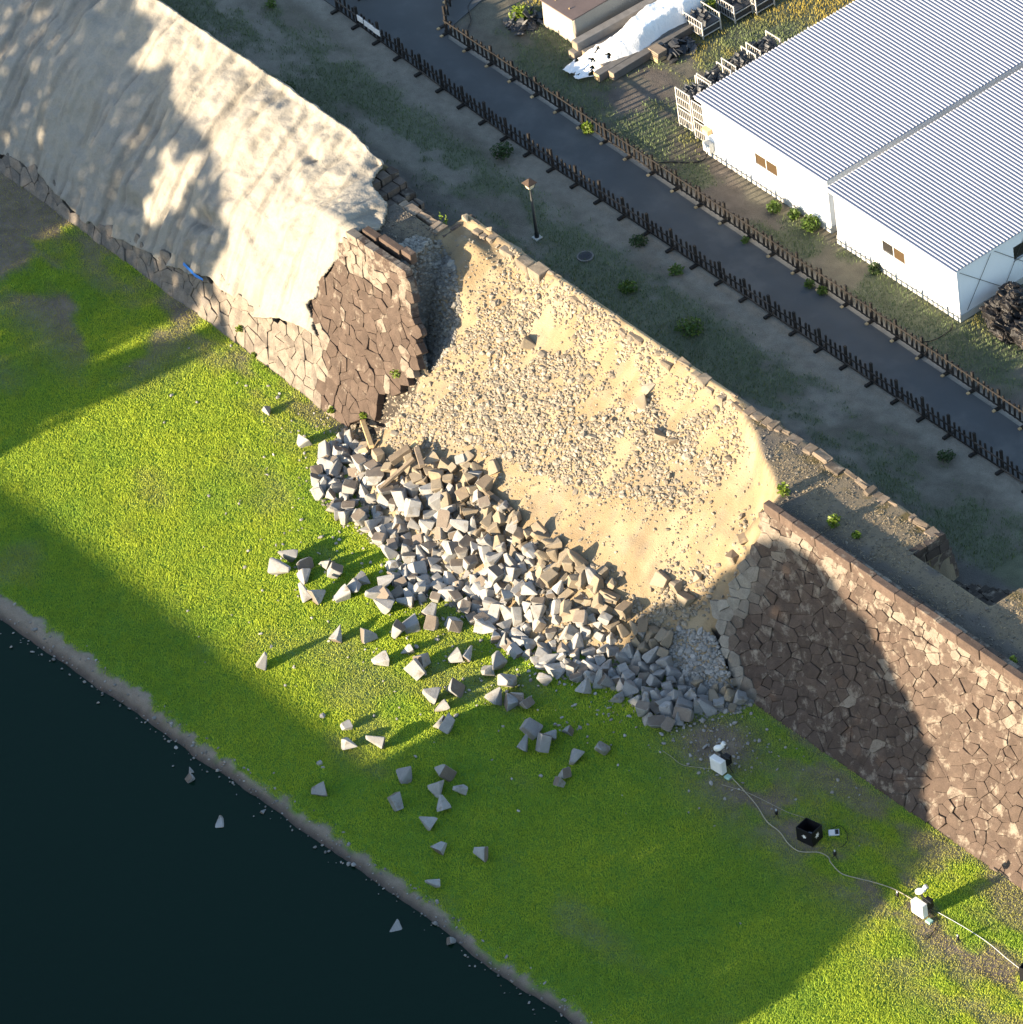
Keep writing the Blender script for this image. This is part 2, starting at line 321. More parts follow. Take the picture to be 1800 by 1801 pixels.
# rampart earth, collapsed slope of sand
SANDC, SANDC2, GRAVC, WALKC, DRYG, MOSS, FILLC, SOILC = [np.array(c) for c in ((.37, .275, .158), (.42, .325, .20), (.30, .25, .185), (.155, .135, .115), (.27, .215, .14), (.14, .105, .03), (.20, .195, .185), (.06, .05, .043))]
def ramp_c(s, n, z):
    a = fbm(s * .7, n * .7); b = fbm(s * 2.2 + 7, n * 2.2); c = fbm(s * .3 + 5, n * .9)
    sand = mixc(SANDC, SANDC2, sst(.35, .65, a)); sand = mixc(sand, GRAVC, .55 * sst(.52, .68, b))
    walk = mixc(WALKC, DRYG, sst(.40, .60, a + .25 * sst(9, 13, s) * sst(4.6, 5.4, n)) * .8); walk = mixc(walk, MOSS, .8 * sst(6.2, 6.7, n) * sst(.50, .60, b))
    walk = mixc(walk, WALKC * .75, sst(5.0, 4.2, n))  # front strip darker: the coping's shadow put into the colour
    st = fbm(s * 1.9 + 3, n * .35 + 2, 4); sand = mixc(sand, np.array([.33, .235, .135]), .5 * sst(.55, .72, st)); sand = mixc(sand, np.array([.50, .40, .26]), .4 * sst(.45, .3, st))
    insand = (s > s_left(n) + .1) & (s < s_right(n)); gap = sst(1.0, .3, s - s_left(n)) * sst(7, 5.6, n)
    sand = mixc(sand, FILLC, np.where(n > 2.6, gap * sst(6.0, 4.8, n), gap * .2))
    r = np.where(insand[..., None], sand, np.where((n > 3.62)[..., None], walk, SOILC))
    return r
ramp = tag(gridmesh('rampart_earth', np.arange(-40, 40, .11), np.concatenate([np.arange(-5.2, 7.25, .11), [7.4, 7.6, 7.8]]), rampart_h, ramp_c, SAND,
                    keep=lambda x, y, z: (z > -.28) | (y > 0)), kind='structure')

# terrace
def near_n(s): return np.interp(s, [-60, -27.9, -15.8, 15.1, 40], [14.9, 13.87, 13.2, 12.92, 12.7])
def far_n(s): return np.interp(s, [-23.4, -4.4, 12.6, 40], [15.83, 15.54, 15.16, 14.6])
def terr_g(s, n):
    d = near_n(s) - n
    a = fbm(s * .15 + 3, n * .62 + 1); b = fbm(s * 1.1, n * 1.9)
    g = sst(.32, .60, a + .75 * (b - .5)) * sst(1.0, 2.1, d + .8 * (b - .5)) * sst(7.9, 9.3, n + 1.2 * (a - .5))
    n2 = n - far_n(s)
    far = sst(.40, .56, fbm(s * .33 + 31, n * .33) + .3 * (b - .5) + .10 * sst(2, 4.5, n2)) * sst(.3, .8, n2) * sst(-22.9, -22.0, s)
    return np.where(d > 0, g, far)
def terr_c(s, n, z):
    b = fbm(s * 1.3, n * 1.3); a = fbm(s * .3 + 9, n * .5)
    dust = mixc([.105, .094, .074], [.165, .148, .120], sst(.3, .62, a + .3 * (b - .5)))
    soil = np.array([.095, .080, .068]) * (.7 + .6 * b)[..., None]
    d = near_n(s) - n
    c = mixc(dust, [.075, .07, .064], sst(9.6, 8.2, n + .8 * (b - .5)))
    c = mixc(c, [.185, .168, .138], sst(1.25, .6, d + .6 * (b - .5)) * (d > -.2))
    c = np.where((n > far_n(s) - .1)[..., None], mixc(soil, [.11, .10, .075], sst(.4, .6, a)), c)
    c = np.where((n > far_n(s) - .35)[..., None], mixc([.21, .195, .17], c, sst(.15, .5, n - far_n(s) + .25 * (b - .5))), c)
    return mixc(c, [.078, .092, .052], terr_g(s, n) * .75)
def terr_h(s, n): return TZ + .05 * (fbm(s * .3, n * .3) - .5) + .02 * (fbm(s * 1.5, n * 1.5) - .5)
tag(gridmesh('terrace_ground', np.arange(-44, 22, .17), np.arange(7.3, 36, .17), terr_h, terr_c, GROUND), kind='structure')
for x0, x1, y0, y1 in ((-160, -44, 7.3, 120), (22, 140, 7.3, 120), (-44, 22, 36, 120)):
    sheet('terrace_beyond', x0, x1, y0, y1, TZ - .03, GROUND)
# asphalt path with its branch
xs = np.arange(-32, 30, .5)
v, f = [], []
for i, x in enumerate(xs):
    a = near_n(x) - .02; b = min(far_n(x) - .12, 40) if x > -23.4 else np.interp(x, [-32, -24.9, -23.4], [30, 22.0, 15.7])
    v += [(x, a, TZ + .045), (x, b, TZ + .045), (x, a, TZ - .1), (x, b, TZ - .1)]
    if i: k = 4 * i; f += [(k - 4, k, k + 1, k - 3), (k - 2, k + 2, k, k - 4), (k - 3, k + 1, k + 3, k - 1)]
tag(link('path', npmesh('path', v, f, np.ones((len(v), 3))), ASPHALT), kind='structure')

# ------------------------------------------------------------------ stone walls, stone by stone
def clip(poly, px, py, nx, ny):
    out = []; m = len(poly)
    for i in range(m):
        a, b = poly[i], poly[(i + 1) % m]; da = (a[0] - px) * nx + (a[1] - py) * ny; db = (b[0] - px) * nx + (b[1] - py) * ny
        if da <= 0: out.append(a)
        if (da < 0) != (db < 0) and abs(da - db) > 1e-12:
            t = da / (da - db); out.append((a[0] + (b[0] - a[0]) * t, a[1] + (b[1] - a[1]) * t))
    return out
def voronoi(pts, box):
    pts = np.array(pts); cells = []
    for i, (x, y) in enumerate(pts):
        poly = [(box[0], box[1]), (box[2], box[1]), (box[2], box[3]), (box[0], box[3])]
        d = np.hypot(pts[:, 0] - x, pts[:, 1] - y)
        for j in np.argsort(d)[1:22]:
            if len(poly) < 3: break
            qx, qy = pts[j]; poly = clip(poly, (x + qx) / 2, (y + qy) / 2, qx - x, qy - y)
        cells.append(poly)
    return cells
ARC = 7.75
def fpt(s, a, off):
    """point on the battered wall face at arc height a, off metres proud of it"""
    z = a / ARC * 7.0; m = 2.85 / 7 * 1.35 * max(0, 1 - z / 7) ** .35; k = 1 / math.sqrt(1 + m * m)
    return (s, float(nb(s) + batter(z)) - off * k, z + off * m * k)
def stone_mesh(poly, rnd, off, gap=.003, deep=.32):
    cx = sum(p[0] for p in poly) / len(poly); cy = sum(p[1] for p in poly) / len(poly)
    q = []; m = len(poly)
    for i in range(m):                                     # knock the corners off
        a, p, b = poly[i - 1], poly[i], poly[(i + 1) % m]; t = rnd.uniform(.03, .13)
        q += [(p[0] + (a[0] - p[0]) * t, p[1] + (a[1] - p[1]) * t), (p[0] + (b[0] - p[0]) * t, p[1] + (b[1] - p[1]) * t)]
    q2 = []
    for i in range(len(q)):                                # edges are never quite straight
        a, b = q[i], q[(i + 1) % len(q)]; q2.append(a)
        if math.hypot(a[0] - b[0], a[1] - b[1]) > .16: t = rnd.uniform(.35, .65); k = rnd.uniform(.972, 1.005); q2.append((cx + (a[0] + (b[0] - a[0]) * t - cx) * k, cy + (a[1] + (b[1] - a[1]) * t - cy) * k))
    q = q2
    tx, ty = rnd.uniform(-.09, .09), rnd.uniform(-.11, .11)
    rings = []
    for inset, o in ((gap, -deep), (gap, off - .013), (gap + .012, off)):
        ring = []
        for x, y in q:
            dx, dy = x - cx, y - cy; r = math.hypot(dx, dy) or 1; k = max(.3, 1 - inset / r) * (1 + (rnd.uniform(-.015, .015)))
            ring.append(fpt(cx + dx * k, cy + dy * k, o + (tx * dx + ty * dy if o > -.2 else 0) + rnd.uniform(-.008, .008)))
        rings.append(ring)
    n = len(q); v = rings[0] + rings[1] + rings[2] + [fpt(cx + rnd.uniform(-.05, .05), cy + rnd.uniform(-.05, .05), off + rnd.uniform(.0, .035))]
    f = []
    for r in range(2):
        for i in range(n): f.append((r * n + i, r * n + (i + 1) % n, (r + 1) * n + (i + 1) % n, (r + 1) * n + i))
    f += [(2 * n + i, 2 * n + (i + 1) % n, 3 * n) for i in range(n)]
    return v, f
def add_stone(name, v, f, col, parent, mat=WALLST):
    me = bpy.data.meshes.new(name); me.from_pydata(v, [], f); me.update()
    a = me.color_attributes.new('col', 'FLOAT_COLOR', 'POINT'); c4 = np.ones((len(v), 4), np.float32); c4[:, :len(col)] = col; a.data.foreach_set('color', c4.ravel())
    return link(name, me, mat, parent)
def wall_cells(s0, s1, seed, dx=.53, dy=.43, sh=.0):
    r = random.Random(seed); pts = []; rows = int(round(ARC / dy)); dy = ARC / rows
    for j in range(rows):
        a = (j + .5) * dy; jit = .46 if a < 6.1 else .14; x = s0 + (j % 2) * dx * .5 + r.uniform(-.2, .2)
        while x < s1:
            w = dx * r.uniform(.62, 1.5)
            if a < 6.1 and r.random() < .10: x += w * .6; continue
            pts.append((x + w / 2 + r.uniform(-jit, jit) * dx * .8, min(ARC - .12, max(.12, a + r.uniform(-jit, jit) * dy * 1.1)))); x += w
    q = [(x + sh * y, y * 1.12) for x, y in pts]           # slanting joints
    cells = voronoi(q, (s0 - 8, -.2, s1 + 8, (ARC - .02) * 1.12)); out = []
    for p, c in zip(pts, cells):
        if len(c) >= 3:
            c = [(x - sh * y / 1.12, y / 1.12) for x, y in c]
            if max(abs(x - p[0]) for x, y in c) < 1.0: out.append((p, c))
    return out
BROWN, BROWN2, PALE, GREYST, DUSTST = [np.array(c) for c in ((.100, .070, .055), (.124, .089, .070), (.34, .295, .245), (.22, .205, .19), (.38, .345, .29))]
def build_wall(name, label, s0, s1, seed, keep, colf, most=300, sh=0.0):
    root = empty(name, (0, 0, 0), label, 'wall'); r = random.Random(seed + 1); rest = MB(); made = []
    for p, c in wall_cells(s0, s1, seed, sh=sh):
        z = p[1] / ARC * 7
        if not keep(p[0], z): continue
        area = abs(sum(c[i - 1][0] * c[i][1] - c[i][0] * c[i - 1][1] for i in range(len(c)))) / 2
        if area < .02: continue
        made.append((area, p, c, z))
    made.sort(key=lambda t: -t[0] if Q(fpt(t[1][0], t[1][1], 0))[0] < 1830 else 0)
    for i, (area, p, c, z) in enumerate(made):
        v, f = stone_mesh(c, r, r.uniform(-.02, .04)); col = colf(p[0], z, r)
        if i < most: add_stone('stone', v, f, col, root)
        else: rest.poly(v, f, tuple(col))
    if rest.v: tag(rest.build('small_stones', WALLST, root), kind='stuff')
    return root
def col_right(s, z, r):
    k = r.random(); c = BROWN * (1 - k) + BROWN2 * k; c = c * r.uniform(.9, 1.1)
    pale = np.interp(z, [0, 3.5, 5.0, 5.9, 6.7, 7], [.01, .01, .08, .38, .45, .3])
    li = r.uniform(.1, .45) + (r.uniform(.2, .7) if r.random() < pale * 1.6 else 0)
    du = float(sst(1.75, .35, s - br_right(z) + r.uniform(-.2, .2)) * sst(5.2, 3.6, z)); c = c * (1 - du) + DUSTST * du * r.uniform(.8, 1)
    return np.append(c, li * (1 - du))
def br_right(z): return np.interp(z, [0, .3, .8, 1.7, 2.9, 3.9, 5.1, 7], [12.3, 11.6, 10.9, 9.8, 10.4, 10.7, 11.3, 11.5])
wall_r = build_wall('stone_wall', 'tall brown stone wall standing intact right of the collapse', 9, 29.6, 21, lambda s, z: s > br_right(z), col_right, sh=-.25)
def br_left(z): return np.interp(z, [0, .8, 2, 3.1, 3.8, 4.6, 6.1, 7], [-10.7, -9.8, -8.9, -8.1, -7.8, -8.1, -8.9, -9.6])
_sx = [-35.5, -34.9, -32.6, -30, -27.6, -25.4, -23.7, -21.7, -20.7, -17.9, -16.5, -14.8, -14.0]
_sz = [.6, .55, .9, .55, .45, .95, 1.0, 1.35, 1.55, 1.4, 1.75, 2.2, 2.3]
def shot_bottom(s): return np.interp(s, _sx, _sz)
def br_shot(z): return np.interp(z, [2.0, 2.35, 3.7, 4.5, 6, 7.2], [-14.8, -15.2, -14.9, -14.0, -13.4, -12.7])
def keep_left(s, z):
    if s > br_left(z): return False
    return z < shot_bottom(s) + .1 if s < -14.5 and z < 2.3 else (z > 1.9 and s > br_shot(z) or (z <= 1.9 and s > -14.9))
def col_left(s, z, r):
    k = r.random(); c = (BROWN * (1 - k) + BROWN2 * k) * r.uniform(.9, 1.12)
    li = r.uniform(0, .2)
    if s < -13.2 + r.uniform(-.8, .8) and z < 2.6: c = c * .35 + PALE * r.uniform(.4, .7); li = r.uniform(.3, 1)
    elif z > 5.5: li = r.uniform(.3, 1.0)
    elif r.random() < .08: li = .8
    if s < -20: c = c * .4 + GREYST * .5
    return np.append(c, li)
wall_l = build_wall('stone_wall', 'brown stone wall between the sprayed mortar and the collapse, with pale foot stones', -36.5, -7.2, 33, keep_left, col_left, sh=.35)
# coping stones along the front edge
def coping(root, s0, s1, seed, y=3.42, dz=0.0, skew=0.0):
    r = random.Random(seed); x = s0
    while x < s1:
        w = r.uniform(.75, 1.35); b = MB(); yy = y + skew * (x - s0)
        b.box((x + .008, yy + r.uniform(-.02, .03), 6.6), (min(x + w, s1) - .008, yy + .30 + r.uniform(-.02, .04), 7.06 + dz + r.uniform(-.02, .03)))
        o = b.build('coping_stone', WALLST, root, bevel=.02)
        a = o.data.color_attributes.new('col', 'FLOAT_COLOR', 'POINT'); c = BROWN * r.uniform(1.0, 1.5); a.data.foreach_set('color', np.tile(np.append(c, r.uniform(0, .3)).astype(np.float32), len(o.data.vertices)))
        x += w
coping(wall_r, 11.5, 31, 3)
coping(wall_l, -12.6, -9.8, 4, y=3.42, skew=.10)

# ------------------------------------------------------------------ back edge of the rampart: squared stones
def squared(b_lo, b_hi, r, name, root, col, mat=WALLST, rz=0, bev=.03):
    b = MB().box(b_lo, b_hi, rz); me = b.mesh(name, bevel=bev); 
    for v in me.vertices: v.co += Vector((r.uniform(-.035, .035), r.uniform(-.035, .035), r.uniform(-.035, .035)))
    a = me.color_attributes.new('col', 'FLOAT_COLOR', 'POINT'); a.data.foreach_set('color', np.tile(np.append(col, r.uniform(0, .35)).astype(np.float32), len(me.vertices)))
    return link(name, me, mat, root)
EDGEC = np.array([.25, .205, .155])
def edge_row(label, s0, s1, seed, y0=6.78, y1=7.22, top=6.62, colk=1.0):
    root = empty('edge_stone_row', (0, 0, 0), label, 'stone row'); r = random.Random(seed); x = s0
    while x < s1 - .2:
        w = min(r.choice([.28, .36, .45, .55, .75]) * r.uniform(.85, 1.15), s1 - x); sandy = -9.9 < x < 5.2
        if r.random() < .07: x += w * .5; continue
        c = (EDGEC if sandy else np.array([.21, .165, .125])) * r.uniform(.75, 1.2) * colk
        squared((x + .012, y0 + r.uniform(-.22, .18), top - .55), (x + w - .012, y1 + r.uniform(-.10, .05), top + r.uniform(-.18, .03)), r, 'stone', root, c, rz=r.uniform(-.09, .09), bev=.045)
        x += w
    return root
edge_row('row of dusty squared stones along the top of the collapsed sand slope', -10.7, 5.3, 51, y0=6.86)
edge_row('row of mossy squared stones along the back of the walk beside the right stairwell', 5.3, 17.2, 52, y0=6.88, top=6.66)
edge_row('short row of squared stones on the rampart back beyond the right stairwell', 21.5, 30, 53, y0=6.88, top=6.66)
edge_row('short row of brown squared stones edging the walk in front of the left stone steps', -13.4, -10.5, 54, y0=5.72, y1=6.2, top=6.62, colk=1.3)
# stairwells cut into the back of the rampart
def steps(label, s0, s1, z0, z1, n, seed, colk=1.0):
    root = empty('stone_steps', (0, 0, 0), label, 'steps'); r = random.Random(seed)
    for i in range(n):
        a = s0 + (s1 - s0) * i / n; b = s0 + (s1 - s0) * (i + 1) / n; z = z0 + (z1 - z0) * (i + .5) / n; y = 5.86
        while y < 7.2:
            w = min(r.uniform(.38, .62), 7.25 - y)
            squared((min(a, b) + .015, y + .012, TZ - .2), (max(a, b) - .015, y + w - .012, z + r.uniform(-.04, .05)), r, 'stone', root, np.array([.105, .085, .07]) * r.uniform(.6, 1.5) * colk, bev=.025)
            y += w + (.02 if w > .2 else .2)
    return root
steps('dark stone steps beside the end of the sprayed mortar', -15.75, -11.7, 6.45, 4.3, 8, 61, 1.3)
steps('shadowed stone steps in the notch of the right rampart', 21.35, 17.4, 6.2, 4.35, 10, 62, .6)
def end_wall(label, s, sgn, seed, y0=5.8, y1=7.25):
    root = empty('stairwell_side_wall', (0, 0, 0), label, 'wall'); r = random.Random(seed); z = TZ - .1
    while z < WTOP - .15:
        h = min(r.uniform(.38, .55), WTOP + .02 - z); y = y0 + r.uniform(-.1, 0); yb = y1 + .55 * (1 - (z - TZ) / 2.4)
        while y < yb - .1:
            w = min(r.uniform(.4, .7), yb - y); squared((s - .25 if sgn > 0 else s - .04, y + .01, z + .01), (s + .04 if sgn > 0 else s + .25, y + w - .01, z + h - .01), r, 'stone', root, np.array([.11, .085, .072]) * r.uniform(.6, 1.6)); y += w
        z += h
    return root
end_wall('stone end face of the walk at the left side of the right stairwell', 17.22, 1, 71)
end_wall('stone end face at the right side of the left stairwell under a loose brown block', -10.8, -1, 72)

# ------------------------------------------------------------------ sprayed mortar skin over the earlier repair
def shot_pt(s, t):
    zb = shot_bottom(s); yb = nb(s) + batter(zb) - .12
    py = yb + (6.95 - yb) * t; pz = zb + (6.78 - zb) * t                     # plain slope
    bul = np.sin(np.pi * np.clip(t, 0, 1)); py = py - .55 * bul; pz = pz + .45 * bul
    tf = np.clip(t / .62, 0, 1); zf = zb + (7.12 - zb) * tf ** .95; yf = nb(s) + batter(zf) - .16
    tt = np.clip((t - .62) / .38, 0, 1); wy = np.where(t < .62, yf, 3.35 + (6.3 - 3.35) * tt); wz = np.where(t < .62, zf, 7.14 - .38 * tt ** .6)
    k = sst(-18.5, -13.6, s) * .92
    y = py * (1 - k) + wy * k; z = pz * (1 - k) + wz * k
    # folds running down the slope, lumps
    rid = fbm(s * 1.25 + 1.1 * fbm(s * .5, t * 3), t * 1.6 + 3, 4) - .5
    lump = fbm(s * .55 + 20, t * 5.5, 4) - .5; fine = fbm(s * 2.6, t * 18, 3) - .5
    crest = sst(.72, 1.0, t) * (fbm(s * .9 + 3, t * 6 + 2, 3) - .5) * .75
    d = .50 * rid + .50 * lump + .17 * fine + crest + .10 * (fbm(s * 4.2 + 2 * fbm(s, t * 4), t * 2.0 + 7, 3) - .5) - .10 * sst(.60, .70, fbm(s * 3.1 + 5, t * 1.2, 4))
    for hs, ht, ra, rb, dp in ((-26.6, .17, .9, .05, .55), (-22.2, .27, 1.0, .045, .5), (-18.9, .82, .4, .03, .35)):     # hollows
        d = d - dp * np.exp(-((s - hs) / ra) ** 2 - ((t - ht) / rb) ** 2)
    return y - .66 * d, z + .74 * d
def shot_right(t): return np.interp(t, [0, .04, .12, .3, .45, .62, .70, .80, .86, .90, 1.0], [-13.6, -14.2, -14.5, -14.2, -13.4, -12.7, -12.5, -13.0, -13.5, -15.3, -15.8])
ns, ntt = 420, 170
SS = np.linspace(-40, -12.4, ns); TT = np.linspace(0, 1.03, ntt)
S2, T2 = np.meshgrid(SS, TT, indexing='ij'); T2 = T2 + .05 * (fbm(S2 * 1.1, S2 * 0 + 2) - .5) * (1 - T2) ** 2
Y2, Z2 = shot_pt(S2, T2)
I = np.arange(ns * ntt).reshape(ns, ntt); F = np.stack([I[:-1, :-1], I[1:, :-1], I[1:, 1:], I[:-1, 1:]], -1).reshape(-1, 4)
V = np.stack([S2, Y2, Z2], -1).reshape(-1, 3); tv = T2.reshape(-1); sv = S2.reshape(-1)
cs = sv[F].mean(1); ct = tv[F].mean(1)
ok = cs < shot_right(ct) + .55 * (fbm(cs * 0 + 3, ct * 16) - .5)
for (hs, ht, ra, rb) in ((-26.6, .17, .75, .035), (-22.2, .265, .8, .03), (-18.9, .82, .28, .02)):     # torn places
    pass  # ok &= ((cs - hs) / ra) ** 2 + ((ct - ht) / rb) ** 2 > .8 + .8 * fbm(cs * 2, ct * 30)
F = F[ok]; u, inv = np.unique(F, return_inverse=True); F = inv.reshape(-1, 4)
mc = mixc([.36, .332, .282], [.335, .312, .274], sst(.35, .68, fbm(sv * .6, tv * 3.5 + 5)))
mc = mixc(mc, [.25, .225, .185], .65 * sst(.56, .72, fbm(sv * 1.9 + 8, tv * 2.6)))
mc = mixc(mc, [.24, .22, .19], .4 * sst(.60, .70, fbm(sv * 3.1 + 5, tv * 1.2, 4)))
mort = link('mortar_slope', npmesh('mortar_slope', V[u], F, mc[u], True), MORTAR)
so = mort.modifiers.new('thickness', 'SOLIDIFY'); so.thickness = .13; so.offset = -1
tag(mort, 'pale sprayed mortar skin covering the slope left of the collapse', 'mortar slope')

# ------------------------------------------------------------------ loose stone: rubble and fallen blocks
def ico():
    t = (1 + 5 ** .5) / 2
    v = np.array([(-1, t, 0), (1, t, 0), (-1, -t, 0), (1, -t, 0), (0, -1, t), (0, 1, t), (0, -1, -t), (0, 1, -t), (t, 0, -1), (t, 0, 1), (-t, 0, -1), (-t, 0, 1)]) / math.hypot(1, t)
    f = np.array([(0, 11, 5), (0, 5, 1), (0, 1, 7), (0, 7, 10), (0, 10, 11), (1, 5, 9), (5, 11, 4), (11, 10, 2), (10, 7, 6), (7, 1, 8), (3, 9, 4), (3, 4, 2), (3, 2, 6), (3, 6, 8), (3, 8, 9), (4, 9, 5), (2, 4, 11), (6, 2, 10), (8, 6, 7), (9, 8, 1)])
    return v, f
IV, IF = ico()
def rotm(n):
    q = RNG.normal(size=(n, 4)); q /= np.linalg.norm(q, axis=1)[:, None]; w, x, y, z = q.T
    return np.stack([np.stack([1 - 2 * (y * y + z * z), 2 * (x * y - z * w), 2 * (x * z + y * w)], -1), np.stack([2 * (x * y + z * w), 1 - 2 * (x * x + z * z), 2 * (y * z - x * w)], -1), np.stack([2 * (x * z - y * w), 2 * (y * z + x * w), 1 - 2 * (x * x + y * y)], -1)], 1)
def cobbles(name, pos, size, col, sink=.25, label=None, cat=None, mat=COBBLE, flat=.7):
    n = len(pos); base = IV[None] * (1 + RNG.uniform(-.32, .22, (n, 12, 1))); base = base * RNG.uniform([.7, .6, .45], [1.25, 1.0, .85], (n, 3))[:, None, :]
    v = np.einsum('nij,nkj->nki', rotm(n), base) * size[:, None, None] * .5; v[:, :, 2] *= flat
    v += pos[:, None, :]; v[:, :, 2] += (size * (.5 * flat - sink))[:, None] * .8
    f = IF[None] + (np.arange(n) * 12)[:, None, None]
    o = link(name, npmesh(name, v.reshape(-1, 3), f.reshape(-1, 3), np.repeat(col, 12, 0)), mat)
    return tag(o, label, cat, kind='stuff')
def scatter_px(poly, n, zf, seed_noise=None, thr=.5, rng=(-14, 15, -6, 7)):
    """random points of the slope that lie inside an outline of the survey photograph"""
    out = []
    xs = [p[0] for p in poly]; ys = [p[1] for p in poly]; tries = 0
    s = RNG.uniform(rng[0], rng[1], n * 14); y = RNG.uniform(rng[2], rng[3], n * 14); z = zf(s, y); p = np.stack([s, y, z], -1)
    v = p - _c; k = CF / (v @ _f); qx = 900 + k * (v @ _r); qy = 900.5 - k * (v @ _u)
    jx = 50 * (fbm(s * .5 + 3, y * .5) - .5) + RNG.normal(0, 14, len(s)) if seed_noise else 0; m = inpoly(qx + jx, qy + jx * .7, poly)
    if seed_noise is not None: m &= fbm(s * seed_noise + 13, y * seed_noise) + RNG.uniform(-.13, .13, len(s)) > thr
    return p[m][:n]
def surf(s, n): return np.maximum(rampart_h(s, n), lawn_h(s, n))
GRAVEL_A = [(735, 660), (800, 585), (850, 540), (890, 450), (900, 415), (1000, 480), (1060, 525), (1180, 625), (1285, 700), (1305, 745), (1285, 790), (1240, 850), (1180, 890), (1090, 880), (1010, 860), (930, 830), (860, 790), (800, 770), (740, 780), (660, 795), (590, 780), (620, 745), (690, 705)]
pa = scatter_px(GRAVEL_A, 8600, surf, .9, .43)
PALEC = np.array([.44, .38, .29])
def ccol(n, a=(.29, .245, .185), b=(.46, .405, .32)): return mixc(np.array(a), np.array(b), RNG.random(n)) * RNG.uniform(.75, 1.12, (n, 1))
cobbles('slope_cobbles', pa, RNG.gamma(3, .036, len(pa)) + .05, ccol(len(pa), (.31, .26, .195), (.50, .435, .34)), label='pale broken cobbles strewn over the upper sand slope', cat='cobbles')
GRAVEL_B = [(985, 960), (1060, 990), (1120, 1020), (1180, 1000), (1290, 990), (1330, 900), (1345, 930), (1300, 1010), (1255, 1070), (1250, 1100), (1190, 1120), (1130, 1110), (1080, 1060), (1010, 1010)]
pb = scatter_px(GRAVEL_B, 2300, surf, .6, .36)
cobbles('lower_cobbles', pb, RNG.gamma(4, .034, len(pb)) + .05, ccol(len(pb)), label='tan broken cobbles among the blocks at the foot of the sand slope', cat='cobbles')
GRAVEL_C = [(1180, 1105), (1240, 1110), (1290, 1140), (1310, 1190), (1330, 1235), (1300, 1255), (1230, 1250), (1190, 1210), (1160, 1170)]
pc = scatter_px(GRAVEL_C, 1500, surf, rng=(8, 15, -4, 3))
cobbles('shaded_gravel', pc, RNG.gamma(4, .034, len(pc)) + .05, ccol(len(pc), (.30, .29, .27), (.48, .46, .43)), label='grey broken gravel heaped against the right wall foot', cat='gravel')
GRAVEL_D = [(690, 430), (720, 415), (775, 425), (800, 470), (812, 540), (800, 600), (765, 650), (738, 640), (742, 590), (725, 520)]
pd = scatter_px(GRAVEL_D, 2600, surf, rng=(-11.2, -6.5, 1.5, 6.4))
cobbles('exposed_fill', pd, RNG.gamma(4, .032, len(pd)) + .05, ccol(len(pd), (.24, .225, .20), (.40, .38, .34)), label='grey stone fill exposed in the broken end of the left wall', cat='gravel')
GRAVEL_E = [(770, 430), (840, 430), (900, 420), (1290, 700), (1330, 790), (1300, 900), (1180, 1000), (1050, 960), (950, 930), (860, 850), (760, 800), (740, 680), (790, 590)]
pq = scatter_px(GRAVEL_E, 2300, surf, 1.3, .52)
cobbles('fine_rubble', pq, RNG.gamma(3, .022, len(pq)) + .03, ccol(len(pq)), label='fine stone rubble spread thinly over the whole sand slope', cat='rubble')
n = 5200; s = RNG.uniform(5.5, 31, n); y = RNG.uniform(3.85, 6.9, n); m = (s > s_right(y) + .1) & ~((s > 17.1) & (s < 21.5) & (y > 5.7)); pw = np.stack([s, y, rampart_h(s, y)], -1)[m]
cobbles('walk_gravel', pw, RNG.gamma(2, .018, len(pw)) + .025, ccol(len(pw), (.14, .125, .105), (.30, .26, .205)), label='small loose stones on the right rampart walk', cat='gravel')
n = 900; s = RNG.uniform(-13.2, -10.6, n); y = RNG.uniform(3.9, 5.7, n); pw = np.stack([s, y, rampart_h(s, y)], -1)[s < s_left(y)]
cobbles('walk_gravel', pw, RNG.gamma(2, .018, len(pw)) + .025, ccol(len(pw), (.14, .125, .105), (.30, .26, .205)), label='small loose stones on the left rampart walk', cat='gravel')
# lone chips over the sand and over the lawn
n = 1900; s = RNG.uniform(-10, 11, n); y = RNG.uniform(-3.5, 6.6, n); pe = np.stack([s, y, surf(s, y)], -1)[(s > s_left(y) + .6) & (s < s_right(y) - .2)]
cobbles('sand_chips', pe, RNG.gamma(2.2, .028, len(pe)) + .03, ccol(len(pe)), label='small stone chips sprinkled over the bare sand', cat='chips')
n = 420; s = RNG.normal(1, 9, n); y = toe(s) - RNG.gamma(1.3, 1.7, n) - .2; m = (y > -13) & (np.abs(s) < 22); pf = np.stack([s, y, lawn_h(s, y) + .03], -1)[m]
cobbles('lawn_chips', pf, RNG.gamma(3, .03, m.sum()) + .05, ccol(m.sum(), (.4, .38, .34), (.55, .53, .5)), label='small pale stone chips scattered on the lawn', cat='chips')
n = 160; s = RNG.normal(13.8, 1.6, n); y = RNG.normal(-1.9, 1.1, n); m = y < .3; pg = np.stack([s, y, lawn_h(s, y) + .03], -1)[m]
cobbles('trodden_chips', pg, RNG.gamma(3, .03, m.sum()) + .04, ccol(m.sum(), (.36, .34, .31), (.5, .48, .45)), label='pale chips on the bare earth near the right wall foot', cat='chips')
n = 420; s = RNG.uniform(-14, 24, n); y = shore_n(s) + RNG.normal(-.05, .30, n); ph = np.stack([s, y, np.maximum(lawn_h(s, y), -.42) + .02], -1)
cobbles('shore_pebbles', ph, RNG.gamma(2.0, .03, n) + .04, ccol(n, (.25, .24, .22), (.48, .46, .43)), label='small pebbles along the edge of the moat', cat='pebbles')

